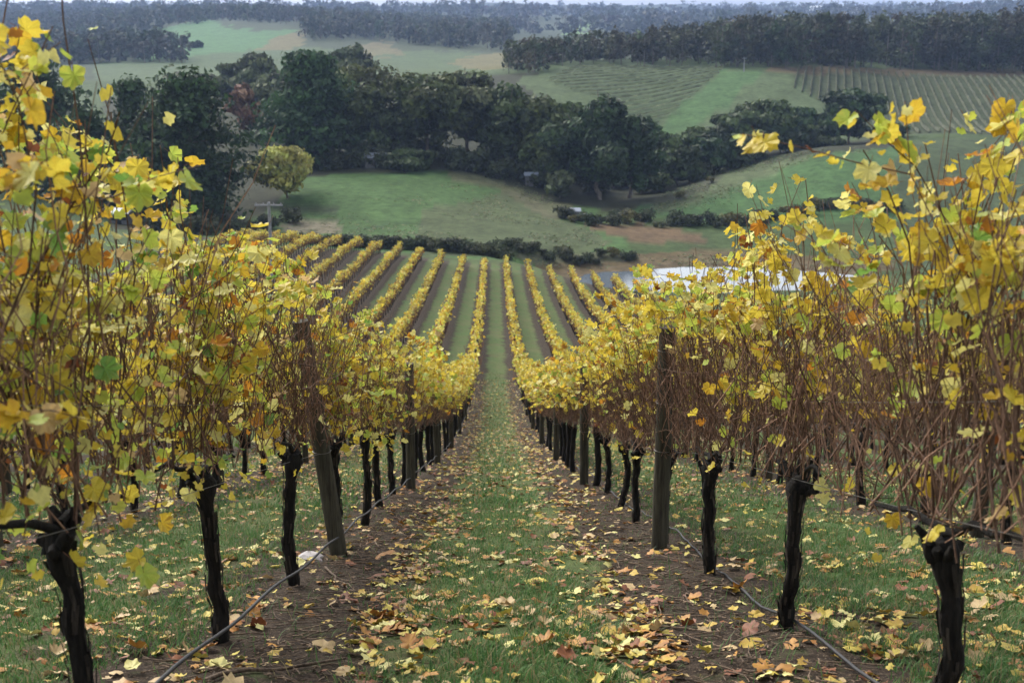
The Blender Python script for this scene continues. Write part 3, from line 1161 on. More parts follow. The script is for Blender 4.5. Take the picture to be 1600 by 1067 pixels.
def ground_rot(n, r):
    az = r.uniform(0, 2 * math.pi, n)
    ti = r.normal(0, .38, n); tj = r.normal(0, .30, n) - .0
    ca, sa = np.cos(az), np.sin(az)
    z = np.stack([np.sin(ti), np.sin(tj) + .31, np.ones(n)], 1); z /= np.linalg.norm(z, axis=1)[:, None]
    flip = np.where(r.random(n) < .3, -1, 1)[:, None]
    y = np.stack([ca, sa, np.zeros(n)], 1); y -= z * (y * z).sum(1)[:, None]; y /= np.linalg.norm(y, axis=1)[:, None]
    x = np.cross(y, z)
    return np.stack([x * flip, y, z * flip], 2)


RM = ground_rot(len(LP), r)
ix, CC = leaf_colors(r, *MIX_FALL, len(LP))
lift = np.where(soil_at(LP[:, 0], LP[:, 1]) > .5, .012, .012) + r.uniform(0, .018, len(LP))
mb = MB()
g = r.integers(0, 4, len(rest))
for q_ in range(4):
    s_ = rest[g == q_]
    tv, tf = LOWLEAF[q_]
    tcol = np.ones((len(tv), 3))
    instance(mb, tv, tf, RM[s_] * size[s_][:, None, None] * np.where(LP[s_, 1] > 18, 1.12, 1.0)[:, None, None], np.column_stack([LP[s_], LZ[s_] + lift[s_]]), dry(CC[s_]), tcol)
o = mb.obj("fallen_leaves", M_fall)
tag(o, "scattered autumn vine leaves over grass and soil", None, None, 'stuff')
CWORD = {'yellow': 'bright yellow', 'gold': 'golden', 'pale': 'pale yellow', 'orange': 'orange', 'rust': 'rust red', 'cream': 'dry cream'}
REFS = [(rowx(-1), 3.7, "first left-row trunk"), (rowx(-1), 5.73, "second left-row trunk"), (rowx(-1), 7.76, "third left-row trunk"),
        (rowx(-1), 9.5, "leaning grey post"), (rowx(0), 4.0, "first right-row trunk"), (rowx(0), 6.03, "second right-row trunk"),
        (rowx(0), 8.06, "third right-row trunk"), (rowx(0), 9.85, "upright grey post"), (-1.35, 9.0, "pale rock")]
for s_ in single:
    cn = MIX_FALL[0][ix[s_]]
    o = link("fallen_leaf", FALLMESH[cn][r.integers(4)])
    sz_ = size[s_] * 1.05
    o.matrix_basis = Matrix.Translation(Vector((LP[s_, 0], LP[s_, 1], LZ[s_] + lift[s_]))) @ Matrix((RM[s_] * sz_).tolist()).to_4x4()
    X, Y = LP[s_]
    dref = [(math.hypot(a_ - X, b_ - Y), c_) for a_, b_, c_ in REFS]
    dm, rf = min(dref)
    szw = "large" if size[s_] > .105 else ("small" if size[s_] < .08 else "middling")
    lv = min((abs(b_ - Y), c_) for a_, b_, c_ in REFS if (a_ < 0) == (X < ROW0))[1]
    a_, b_ = next((a_, b_) for a_, b_, c_ in REFS if c_ == rf)
    dr = ("left of" if X < a_ else "right of") if abs(X - a_) > abs(Y - b_) else ("just before" if Y < b_ else "just beyond")
    if abs(X - ROW0) < .6:
        wh = ("on the nearest" if Y < 6 else "on the farther") + (" left" if X < ROW0 else " right") + " grass path level with the " + lv
    elif dm < 1.0:
        wh = dr + " the " + rf
    elif abs(X - ROW0) < 1.5:
        wh = "on bare soil level with the " + lv
    else:
        wh = "on the outer grass level with the " + lv
    tag(o, f"{szw} {CWORD[cn]} leaf {wh}", "fallen leaf", "fallen leaves lying on the ground")

# grass
def grass(n, y0, y1, h0, h1_, wd, seed):
    r = np.random.default_rng(seed)
    mb = MB()
    Y = y0 + (y1 - y0) * r.random(n)**1.4
    half = np.minimum(.46 * (Y + 1) + .8, 9.0)
    X = r.uniform(-1, 1, n) * half
    ax = np.abs(X - ROW0)
    xs = X + 1.5 - ROW0
    d = np.abs(xs - np.round(xs / 3) * 3)
    nz = fbm(X * 1.7, Y * 1.7, 61, 3)
    edge = np.where(ax < 1.5, 1.5 - ax, d)
    lim = np.where(ax < 1.5, .96, .30) + (nz - .5) * .9
    p_ = sstep(-.12, .15, edge - lim) * sstep(.36, .60, fbm(X * 2.6, Y * 2.6, 71, 3) + .11) + .03
    k = r.random(n) < p_
    X, Y = X[k], Y[k]; n = len(X)
    Z = H(X, Y) - .01
    cl = fbm(X * 2.3, Y * 2.3, 81, 2)
    hgt = r.uniform(h0, h1_, n) * (.55 + .9 * cl)
    az = r.uniform(0, 2 * math.pi, n)
    ln = r.uniform(.2, 1.1, n) * hgt
    dx, dy = np.cos(az) * ln, np.sin(az) * ln
    wx, wy = -np.sin(az) * wd, np.cos(az) * wd
    v = np.empty((n, 5, 3))
    v[:, 0] = np.stack([X - wx, Y - wy, Z], 1); v[:, 1] = np.stack([X + wx, Y + wy, Z], 1)
    v[:, 2] = np.stack([X + wx * .8 + dx * .4, Y + wy * .8 + dy * .4, Z + hgt * .6], 1)
    v[:, 3] = np.stack([X - wx * .8 + dx * .4, Y - wy * .8 + dy * .4, Z + hgt * .6], 1)
    v[:, 4] = np.stack([X + dx, Y + dy, Z + hgt * .9], 1)
    a_ = np.array([.034, .100, .024]); b_ = np.array([.108, .215, .055]); c_ = np.array([.24, .20, .09])
    m_ = r.random(n)[:, None]
    C = a_ * (1 - m_) + b_ * m_
    dry = (r.random(n) < .20)[:, None]
    C = np.where(dry, c_, C)
    base = (np.arange(n) * 5)[:, None]
    mb.add(v.reshape(-1, 3), base + np.array([[0, 1, 2, 3]]), np.repeat(C, 5, 0))
    off = mb.n - n * 5
    mb.f.setdefault(3, []).append(base + np.array([[3, 2, 4]]) + off)
    return mb


g1 = grass(240000, 3.4, 15, .028, .095, .0028, 101)
tag(g1.obj("grass", M_grass), "short green grass of the path and the ground beside the rows", None, None, 'stuff')
g2 = grass(90000, 14, 80, .04, .11, .009, 102)
tag(g2.obj("grass", M_grass), "green grass further down the slope", None, None, 'stuff')

# twigs
r = np.random.default_rng(66)
mb = MB()
for q_ in range(3600):
    Y = 3.8 + 14 * r.random()**1.5
    sd_ = r.choice([-1, 1])
    X = ROW0 + sd_ * (1.5 - r.normal(.35, .35))
    L = r.uniform(.03, .35) if q_ < 1100 else r.uniform(.015, .07)
    az = r.uniform(0, math.pi * 2)
    tt = np.linspace(-.5, .5, 4)
    xx = X + np.cos(az) * L * tt + r.normal(0, .008, 4); yy = Y + np.sin(az) * L * tt + r.normal(0, .008, 4)
    zz = H(xx, yy) + .012 + r.uniform(0, .015)
    v, f = tube(np.stack([xx, yy, zz], 1), r.uniform(.0018, .005), 4); mb.add(v, f, np.array([1, 1, 1.]) * r.uniform(.6, 1.8))
tag(mb.obj("fallen_twigs", M_twig), "dry twigs scattered on the soil under the rows", None, None, 'stuff')
for (xa, ya, xb, yb, rad, lab) in ((-1.3, 8.55, -1.05, 7.75, .011, "dark pruned cane lying on soil before the leaning post"),
                                   (-1.35, 4.95, -.75, 5.35, .012, "dark stick lying across the soil at the lower left"),
                                   (1.35, 4.6, .9, 4.95, .008, "thin stick on the soil left of the knobbly right trunk")):
    tt = np.linspace(0, 1, 7)
    xx = xa + (xb - xa) * tt + r.normal(0, .012, 7); yy = ya + (yb - ya) * tt + r.normal(0, .012, 7)
    mb = MB(); capped(mb, np.stack([xx, yy, H(xx, yy) + .02], 1), np.linspace(rad, rad * .5, 7), 6)
    tag(mb.obj("pruned_cane", M_twig), lab, "stick", "pruned sticks on the soil")

# pale rock by the leaning post
def rock(cx, cy, s, seed):
    r = np.random.default_rng(seed)
    mb = MB()
    a_ = np.linspace(0, 2 * math.pi, 12, endpoint=False)
    V = []
    for j, ph in enumerate(np.linspace(.1, math.pi - .1, 7)):
        rr = math.sin(ph) * (1 + r.normal(0, .09, 12))
        V.append(np.stack([rr * np.cos(a_) * s[0], rr * np.sin(a_) * s[1], np.full(12, math.cos(ph)) * s[2] * (1 + r.normal(0, .06, 12))], 1))
    V = np.concatenate(V)
    k = np.arange(12)
    F = np.concatenate([np.stack([i * 12 + k, (i + 1) * 12 + k, (i + 1) * 12 + (k + 1) % 12, i * 12 + (k + 1) % 12], 1) for i in range(6)])
    mb.add(V, F)
    mb.add(np.concatenate([V[:12], [V[:12].mean(0)]]), np.stack([k, (k + 1) % 12, np.full(12, 12)], 1))
    o = mb.obj("rock", M_rock, None, False)
    o.location = (cx, cy, h1(cx, cy) + s[2] * .35)
    return o


pp = at(485, 888, 9.1)
tag(rock(pp[0], 9.1, (.105, .085, .055), 4), "pale rock at the foot of the leaning grey post", "rock")

# ------------------------------------------------------------------ trees
def clump_crown(mb, r, cen, rad, nface, fs, cols, shell=.55, flat=1.0):
    """Leaf-spray faces through ellipsoids (cen, rad: n x 3), thicker towards the outside."""
    n = len(cen)
    vol = rad.prod(1)**(2 / 3)
    ix = r.choice(n, nface, p=vol / vol.sum())
    d = r.normal(size=(nface, 3)); d /= np.linalg.norm(d, axis=1)[:, None]
    q_ = r.random(nface)**shell
    P = cen[ix] + d * q_[:, None] * rad[ix] * r.uniform(.85, 1.12, (nface, 1))
    nz_ = d + r.normal(0, .45, (nface, 3)); nz_ /= np.linalg.norm(nz_, axis=1)[:, None]
    ax_ = r.normal(size=(nface, 3)); ax_ -= nz_ * (ax_ * nz_).sum(1)[:, None]; ax_ /= np.linalg.norm(ax_, axis=1)[:, None]
    Rm = np.stack([ax_, np.cross(nz_, ax_), nz_], 2)
    S = fs * r.uniform(.5, 1.4, nface)
    Rm = Rm * S[:, None, None]
    Rm[:, 2, :] *= flat
    C = cols[ix] * r.uniform(.7, 1.3, (nface, 1))
    tv = np.array([[0, -.6, 0], [.34, -.1, .1], [.12, .62, 0], [-.34, .12, .1]])
    instance(mb, tv, np.array([[0, 1, 2, 3]]), Rm, P, C)


def make_tree(kind, h, rw, seed, nface, fs, base_col, trunk_h=.3, dens=1.0):
    r = np.random.default_rng(seed)
    tb = MB(); cb = MB()
    base_col = np.array(base_col)
    if kind == 'gum':
        nb = r.integers(5, 8)
        z0 = h * trunk_h
        tp = np.stack([r.normal(0, h * .01, 6).cumsum(), r.normal(0, h * .01, 6).cumsum(), np.linspace(-.5, z0, 6)], 1)
        capped(tb, tp, np.linspace(h * .024, h * .017, 6), 8)
        cen = []; rad = []
        for b_ in range(nb):
            az = b_ / nb * 2 * math.pi + r.normal(0, .3)
            rr = rw * r.uniform(.35, .9); top = h * r.uniform(.45, .97) if b_ else h * .93
            if b_ == 0: rr *= .25
            tt = np.linspace(0, 1, 6)
            P = np.stack([tp[-1][0] + np.cos(az) * rr * tt**1.3, tp[-1][1] + np.sin(az) * rr * tt**1.3, z0 + (top - z0 - h * .06) * tt**.8], 1) + r.normal(0, h * .006, (6, 3)) * tt[:, None]
            P[0] = tp[-1]
            capped(tb, P, np.linspace(h * .012, h * .003, 6), 6)
            for q_ in range(r.integers(6, 9)):
                s_ = r.uniform(.2, 1.05)
                c_ = np.array([np.interp(min(s_, 1), tt, P[:, k]) for k in range(3)]) + r.normal(0, 1, 3) * [rw * .20, rw * .20, h * .05]
                cen.append(c_); rad.append(np.array([rw * r.uniform(.26, .44), rw * r.uniform(.26, .44), h * r.uniform(.08, .15)]))
        cen = np.array(cen); rad = np.array(rad)
        lim_ = h * (.98 - .35 * (np.hypot(cen[:, 0], cen[:, 1]) / (rw * 1.1))**2) - rad[:, 2] - h * .10 * r.random(len(cen))
        cen[:, 2] = np.minimum(cen[:, 2], lim_)
    else:
        capped(tb, np.array([[0, 0, -.5], [.1, 0, h * .3], [0, .1, h * .65], [0, 0, h * .93]]), np.array([.028, .022, .013, .004]) * h, 8)
        cen = []; rad = []
        for q_ in range(120):
            u_ = r.random()**1.15
            zz = trunk_h * h + (h * .97 - trunk_h * h) * u_
            prof = (1 - u_**1.7) * (.55 + .45 * min(1, u_ * 4)) * rw
            az = r.uniform(0, 2 * math.pi)
            rr = prof * r.uniform(.15, .95)
            c_ = np.array([np.cos(az) * rr, np.sin(az) * rr, zz])
            cen.append(c_); rad.append(np.array([rw * .36, rw * .36, h * .07]) * r.uniform(.7, 1.3))
            if q_ % 7 == 0:
                capped(tb, np.array([[0, 0, zz - rr * .15], c_ * [.5, .5, 1] - [0, 0, rr * .05], c_]), np.array([.008, .005, .002]) * h, 5)
        cen = np.array(cen); rad = np.array(rad)
    cols = base_col[None] * r.uniform(.45, 1.65, (len(cen), 1)) * (1 + r.normal(0, .035, (len(cen), 3))) * [.94, 1.03, .97]
    clump_crown(cb, r, cen, rad, nface, fs, np.clip(cols, .004, 1))
    return tb, cb


OLIVE = (.078, .090, .033); DARK = (.030, .050, .019); GREY = (.080, .089, .044); GOLDT = (.33, .30, .085); REDT = (.17, .085, .055); DKOL = (.050, .065, .025)


def place_tree(name, px, top, hw, Y, kind, seed, nface, col, label, group, trunk_h=.28, fs=None):
    X = float(at(px, 300, Y)[0])
    for _ in range(3):
        z = h1(X, Y)
        q_ = project(np.array([X, Y, z + 6]))[0]
        X += (px - q_) * Y / FPX
    z = h1(X, Y)
    zt = float(at(px, top, Y)[2])
    h = max(zt - z, 3.0) * (1.09 if kind == 'gum' else 1.0)
    rw = hw / FPX * Y * 1.12
    nface = int(nface * 1.5)
    if fs is None: fs = 1.15 * Y / 270
    tb, cb = make_tree(kind, h, rw, seed, nface, fs, col, trunk_h)
    root = empty(name, (X, Y, z))
    tb.obj("trunk", M_tbark, root)
    cb.obj("crown", M_tree, root, False)
    tag(root, label, "tree", group)
    return root


GROVE = "trees of the dark grove behind the meadow"
TL = [
    ("pine_tree", 300, 108, 112, 215, 'pine', 7000, DARK, "broad very dark pine left of the golden round tree", GROVE, .06),
    ("pine_tree", 215, 125, 70, 235, 'pine', 4000, DARK, "dark pine between the left vine tops and the broad pine", GROVE, .06),
    ("pine_tree", 60, 90, 110, 250, 'pine', 5000, DARK, "dark tree mass behind the tall left vine", GROVE, .06),
    ("pine_tree", 140, 170, 70, 225, 'pine', 3500, DARK, "lower dark tree behind the left vine leaves", GROVE, .06),
    ("deciduous_tree", 447, 228, 56, 232, 'gum', 5000, GOLDT, "small round golden green tree at the meadow edge", None, .12),
    ("pine_tree", 490, 84, 95, 285, 'pine', 8000, (.034, .060, .023), "tall broad dark green tree left of the shed", GROVE, .04),
    ("gum_tree", 560, 95, 75, 300, 'gum', 6000, OLIVE, "grey green gum tree behind the shed", GROVE, .1),
    ("gum_tree", 610, 125, 55, 290, 'gum', 5000, DKOL, "dark gum tree standing above the shed roof", GROVE, .1),
    ("gum_tree", 668, 106, 70, 288, 'gum', 7000, OLIVE, "olive gum tree with forked trunk right of the shed", GROVE, .14),
    ("gum_tree", 735, 104, 62, 292, 'gum', 6000, GREY, "grey green gum with tall bare trunk at the middle of the grove", GROVE, .22),
    ("gum_tree", 785, 128, 50, 284, 'gum', 5000, DKOL, "dark narrow gum beside the tall bare trunk", GROVE, .22),
    ("gum_tree", 835, 146, 58, 280, 'gum', 6000, OLIVE, "olive gum above the little blue roof", GROVE, .15),
    ("gum_tree", 880, 160, 45, 276, 'gum', 4500, DKOL, "dark slender gum right of the little blue roof", GROVE, .15),
    ("gum_tree", 935, 138, 68, 268, 'gum', 8000, DARK, "big dark gum at the right end of the grove", GROVE, .14),
    ("gum_tree", 985, 172, 42, 272, 'gum', 4500, DARK, "lower dark gum at the outer right edge of the grove", GROVE, .12),
    ("gum_tree", 640, 232, 38, 272, 'gum', 2500, DKOL, "low dark bushy tree below the olive gum", GROVE, .05),
    ("gum_tree", 875, 268, 22, 262, 'gum', 1200, GREY, "small pale sapling at the grove edge by the meadow", GROVE, .1),
    ("gum_tree", 395, 82, 45, 420, 'gum', 3500, GREY, "grey hazy gum rising behind the broad pine", GROVE, .1),
    ("gum_tree", 350, 100, 40, 430, 'gum', 2500, GREY, "low grey gum behind the broad pine", GROVE, .1),
    ("deciduous_tree", 388, 132, 24, 330, 'gum', 1800, REDT, "rusty red tree between the pine and the grove", None, .2),
    ("gum_tree", 445, 105, 40, 360, 'gum', 3000, GREY, "grey gum behind the tall broad green tree", GROVE, .1),
    ("gum_tree", 545, 72, 45, 420, 'gum', 3000, GREY, "hazy gum top showing over the grove", GROVE, .1),
]
VAL = "trees in the gully below the hill vineyard"
TL += [
    ("gum_tree", 1040, 205, 42, 300, 'gum', 4000, DKOL, "dark gully tree nearest the grove", VAL, .12),
    ("gum_tree", 1090, 196, 42, 308, 'gum', 4000, DKOL, "brown green gully tree under the bright grass track", VAL, .12),
    ("gum_tree", 1145, 172, 45, 320, 'gum', 4500, DKOL, "gully tree with rounded top at the track's lower right", VAL, .12),
    ("gum_tree", 1195, 150, 55, 330, 'gum', 5000, DKOL, "large gully tree below the hill vineyard", VAL, .15),
    ("gum_tree", 1245, 168, 42, 335, 'gum', 4000, DARK, "dark gully tree left of the round dense one", VAL, .12),
    ("gum_tree", 1330, 138, 52, 338, 'gum', 5000, DARK, "round dense dark tree standing right in the gully", VAL, .12),
    ("gum_tree", 1285, 178, 34, 332, 'gum', 3000, DARK, "small dark tree beside the round dense gully tree", VAL, .1),
    ("gum_tree", 1080, 250, 36, 292, 'gum', 2500, DKOL, "low scrubby tree at the gully mouth", VAL, .06),
    ("gum_tree", 1150, 232, 36, 305, 'gum', 2500, DKOL, "low scrubby tree along the upper edge of the grass slope", VAL, .06),
    ("gum_tree", 1025, 268, 30, 282, 'gum', 2000, DKOL, "low dark scrub tree touching the grove", VAL, .06),
    ("gum_tree", 1385, 195, 34, 340, 'gum', 2500, DARK, "dark tree half hidden by the tallest right vine", VAL, .1),
    ("gum_tree", 1115, 208, 40, 300, 'gum', 3500, DARK, "dark gully tree filling the gap under the grass track", VAL, .06),
    ("gum_tree", 1062, 222, 36, 290, 'gum', 3000, DKOL, "dark rounded gully tree just right of the grove", VAL, .06),
    ("gum_tree", 1222, 188, 46, 322, 'gum', 3500, DARK, "wide dark tree in front of the large gully tree", VAL, .06),
    ("gum_tree", 1170, 205, 40, 312, 'gum', 3000, DKOL, "low wide tree in the middle of the gully", VAL, .06),
    ("gum_tree", 1268, 196, 36, 326, 'gum', 2600, DKOL, "low tree at the foot of the round dense gully tree", VAL, .06),
    ("pine_tree", 262, 150, 80, 222, 'pine', 4500, DARK, "dark pine filling the foot of the broad pine", GROVE, .03),
    ("gum_tree", 308, 74, 9, 1000, 'gum', 400, DKOL, "lone small tree on the far pale green field", None, .25),
]
for j, (nm, px, top, hw, Y, kd, nf, col, lab, grp, th) in enumerate(TL):
    place_tree(nm, px, top, hw, Y, kd, 300 + j, nf, col, lab, grp, th)


# shrubs: hedge along the creek
def shrub_mesh(seed, col, n=700):
    r = np.random.default_rng(seed)
    cb = MB()
    cen = np.column_stack([r.normal(0, .8, 9), r.normal(0, .5, 9), r.uniform(.3, 1.5, 9)])
    rad = r.uniform(.5, 1.0, (9, 3)) * [1.1, 1, .8]
    cols = np.array(col)[None] * r.uniform(.6, 1.5, (9, 1))
    clump_crown(cb, r, cen, rad, n, .32, cols)
    tb = MB()
    for q_ in range(4):
        capped(tb, np.array([[0, 0, -.3], cen[q_] * .5, cen[q_]]), np.array([.06, .04, .015]), 5)
    return tb.mesh("stem", M_tbark), cb.mesh("foliage", M_tree, False)


SH = [shrub_mesh(700 + q_, c_) for q_, c_ in enumerate([(.052, .062, .028), (.040, .052, .024), (.070, .078, .032), (.10, .095, .032)])]


def place_shrub(px, py, Y, s, q_, label, group):
    p_ = at(px, py, Y)
    z = h1(p_[0], Y)
    root = empty("shrub", (p_[0], Y, z), q_ * 1.3 + px)
    link("stem", SH[q_][0], root)
    link("foliage", SH[q_][1], root)
    root.scale = (s, s, s * .92)
    tag(root, label, "shrub", group)


r = np.random.default_rng(31)
for bi, px in enumerate(np.arange(470, 800, 11.5)):
    place_shrub(px + r.normal(0, 2), 392, 187 + r.normal(0, .6) + .004 * (px - 470), r.uniform(.95, 1.35), r.integers(0, 3), f"{ORD[bi]} dark bush from the left in the hedge between vine rows and meadow", "bushes of the hedge below the meadow")
for bi, px in enumerate(np.arange(790, 1000, 14)):
    place_shrub(px + r.normal(0, 3), 396, 194 + r.normal(0, 1.2) + .03 * (px - 800), r.uniform(.6, 1.15), r.choice([0, 1, 2, 3], p=[.4, .3, .2, .1]), f"{ORD[bi]} low dark bush from the left on the bank above the pond", "bushes on the pond bank")
for bi, px in enumerate(np.arange(880, 1420, 15)):
    place_shrub(px + r.normal(0, 4), 340, 232 + r.normal(0, 2.5) + .012 * (px - 880), r.uniform(.8, 1.6), r.choice([0, 1, 2, 3], p=[.35, .35, .2, .1]), f"{ORD[bi]} dark creek bush from the left below the right grass slope", "bushes along the creek")
for px, Y in ((330, 196), (365, 200), (395, 203), (425, 207), (462, 214), (250, 197), (290, 195)):
    place_shrub(px, 370, Y, r.uniform(1.2, 2.0), r.integers(0, 2), "dark bush at the foot of the broad pine", "bushes under the broad pine")
for px, Y in ((1062, 262), (1110, 272)):
    place_shrub(px, 300, Y, r.uniform(.8, 1.1), 3, "yellowish bush on the shaded grass slope", "bushes on the right grass slope")

r = np.random.default_rng(37)
for bi in range(34):
    px = 470 + 16.2 * bi + r.normal(0, 5)
    base = np.interp(px, [470, 640, 720, 800, 870, 960, 1030], [268, 262, 262, 285, 310, 325, 305])
    place_shrub(px, base, r.uniform(272, 296), r.uniform(1.8, 3.4), r.integers(0, 2), f"{ORD[bi]} dark understorey bush from the left beneath the grove trees", "bushes beneath the grove")

# grass tufts that roughen the meadow and the right slope
r = np.random.default_rng(43)
m_ = 70000
Y = r.uniform(174, 335, m_); X = r.uniform(-.5, .45, m_) * Y
Z = H(X, Y)
px, py, dd = project(np.column_stack([X, Y, Z]))
k = (inpoly(px, py, [(380, 385), (430, 320), (500, 275), (760, 262), (900, 330), (960, 390), (800, 396), (640, 388), (500, 380)]) | inpoly(px, py, [(990, 338), (1080, 272), (1180, 248), (1290, 232), (1500, 225), (1500, 345), (1150, 345)])
     | inpoly(px, py, [(790, 396), (960, 396), (1420, 400), (1420, 425), (860, 420)]))
k &= fbm(X * .11, Y * .11, 91, 3) + r.normal(0, .06, m_) > .47
P = np.column_stack([X, Y, Z - .03])[k]; nn = len(P)
tb = MB()
hgt = r.uniform(.05, .15, nn)
for q_ in range(2):
    az = r.uniform(0, math.pi, nn)
    Rm = np.zeros((nn, 3, 3)); Rm[:, 0, 0] = np.cos(az) * .40; Rm[:, 1, 0] = np.sin(az) * .40; Rm[:, 1, 1] = .3; Rm[:, 1, 2] = r.normal(0, .14, nn); Rm[:, 0, 2] = r.normal(0, .14, nn); Rm[:, 2, 2] = hgt
    C = np.where((r.random(nn) < .45)[:, None], np.array([[.17, .155, .08]]), np.array([[.095, .15, .055]])) * r.uniform(.6, 1.35, (nn, 1))
    instance(tb, np.array([[-.5, 0, 0], [.5, 0, 0], [.62, .4, .9], [.1, .2, .6], [-.55, -.3, 1.0]]), np.array([[0, 1, 2, 3, 4]]), Rm, P, C)
tag(tb.obj("pasture_tufts", M_tree, None, False), "rough grass tufts on the meadow and slopes around the pond", None, None, 'stuff')

# ------------------------------------------------------------------ far woods (read as masses)
def wood(name, label, polys, n, hrange, wfac, nface, fs, col, ylim, seed, prof=None):
    r = np.random.default_rng(seed)
    got = []
    for _ in range(60):
        m_ = 6000
        Y = np.exp(r.uniform(math.log(ylim[0]), math.log(ylim[1]), m_))
        X = r.uniform(-.62, .62, m_) * Y
        Z = H(X, Y, False)
        px, py, dd = project(np.stack([X, Y, Z], 1))
        k = np.zeros(m_, bool)
        for pl in polys: k |= inpoly(px, py, pl)
        got.append(np.stack([X[k], Y[k], Z[k]], 1))
        if sum(map(len, got)) >= n: break
    P = np.concatenate(got)[:n]
    cb = MB()
    m_ = len(P)
    hh = r.uniform(*hrange, m_)
    if prof is not None:                                        # the wood grows taller towards one end
        hh = hh * np.interp(project(P)[0], *prof)
    ww = hh * wfac * r.uniform(.8, 1.25, m_)
    cc = np.array(col)[None] * r.uniform(.6, 1.45, (m_, 1)) * (1 + r.normal(0, .1, (m_, 3)))
    per = 7
    cen = np.repeat(P, per, 0) + np.column_stack([r.normal(0, .45, m_ * per) * np.repeat(ww, per), r.normal(0, .45, m_ * per) * np.repeat(ww, per), np.repeat(hh, per) * r.uniform(.12, .88, m_ * per)])
    rad = np.column_stack([np.repeat(ww, per) * r.uniform(.38, .62, m_ * per)] * 2 + [np.repeat(hh, per) * r.uniform(.12, .2, m_ * per)])
    clump_crown(cb, r, cen, rad, m_ * nface, fs, np.repeat(cc, per, 0) * r.uniform(.75, 1.25, (m_ * per, 1)))
    tv = np.array([[-.5, 0, -.02], [.5, 0, -.02], [.35, 0, .75], [-.35, 0, .75]])
    for ang in (0, 1.57):
        Rm = np.zeros((m_, 3, 3)); Rm[:, 0, 0] = math.cos(ang) * hh * .028; Rm[:, 1, 0] = math.sin(ang) * hh * .028; Rm[:, 1, 1] = 1; Rm[:, 2, 2] = hh
        instance(cb, tv, np.array([[0, 1, 2, 3]]), Rm, P, np.tile([[.12, .105, .09]], (m_, 1)) * r.uniform(.5, 1.4, (m_, 1)))
    o = cb.obj(name, M_tree, None, False)
    tag(o, label, None, None, 'stuff')
    return P


wood("ridge_forest", "grey green gum forest along the ridge above the hill vineyard",
     [[(786, 122), (840, 112), (900, 101), (1000, 103), (1160, 106), (1400, 110), (1720, 118), (1720, 84), (1400, 82), (1160, 84), (900, 90), (800, 100)]],
     620, (17, 24), .30, 190, 1.5, (.040, .048, .024), (455, 640), 801, ([780, 900, 1000, 1160, 1400, 1600], [.50, .56, .66, .86, 1.0, 1.1]))
wood("far_forest", "bluish forest bands on the far hills",
     [[(470, 66), (560, 62), (640, 70), (790, 84), (800, 60), (800, 42), (640, 30), (480, 34)],
      [(150, 98), (290, 100), (285, 84), (150, 76)],
      [(-200, 75), (150, 70), (330, 34), (480, 42), (480, 20), (-200, 26)],
      [(0, 100), (160, 100), (150, 80), (0, 70)]],
     2000, (15, 22), .36, 50, 3.0, (.042, .052, .034), (700, 2400), 802)
wood("horizon_forest", "hazy blue woods near the horizon",
     [[(-100, 24), (480, 26), (800, 36), (870, 36), (960, 34), (1200, 40), (1700, 30), (1700, 14), (-100, 14)],
      [(800, 70), (880, 62), (940, 62), (1200, 50), (1200, 34), (930, 36), (870, 58), (800, 44)]],
     1500, (16, 30), .6, 30, 6.0, (.045, .055, .048), (1500, 5200), 803)

# vine rows on the hill vineyard
r = np.random.default_rng(91)
hv = MB()
for (poly, d, sp, cc) in (([(1240, 104), (1720, 116), (1720, 260), (1390, 235), (1290, 165), (1240, 140)], (.26, .966), 2.9, (.074, .083, .042)),
                          ([(850, 126), (900, 103), (1135, 106), (1060, 170), (1015, 205), (960, 165)], (.80, .60), 5.2, (.135, .150, .078))):
    d = np.array(d) / np.hypot(*d)
    nrm_ = np.array([-d[1], d[0]])
    c0 = at(1450 if sp < 3 else 980, 150, 440)[:2]
    for q_ in range(-80, 81):
        t_ = np.arange(-160, 160, 1.5)
        XY = c0 + nrm_ * q_ * sp + d * t_[:, None]
        Zg = H(XY[:, 0], XY[:, 1], False)
        px, py, dd = project(np.column_stack([XY, Zg]))
        k = inpoly(px, py, poly) & (XY[:, 1] > 350) & (XY[:, 1] < 500)
        if k.sum() < 3: continue
        B = np.column_stack([XY, Zg])[k]
        nb = len(B)
        jit = r.normal(0, .10, (nb, 2))
        tp = r.uniform(.9, 1.6, nb) * (1 if sp < 3 else .6)
        side = np.column_stack([nrm_[0] * np.full(nb, .28), nrm_[1] * np.full(nb, .28), np.zeros(nb)])
        lo = B + [0, 0, .35]; top_ = B + np.column_stack([jit, tp])
        V = np.concatenate([lo - side, top_, lo + side])
        a_ = np.arange(nb - 1)
        a_ = a_[np.linalg.norm(np.diff(B[:, :2], axis=0), axis=1) < 2]
        C = np.array(cc) * r.uniform(.75, 1.3, (nb, 1))
        hv.add(V, np.concatenate([np.stack([a_, a_ + 1, nb + a_ + 1, nb + a_], 1), np.stack([nb + a_, nb + a_ + 1, 2 * nb + a_ + 1, 2 * nb + a_], 1)]), np.tile(C, (3, 1)))
tag(hv.obj("hill_vine_rows", M_tree, None, False), "faint vine rows striping the hill across the valley", None, None, 'stuff')


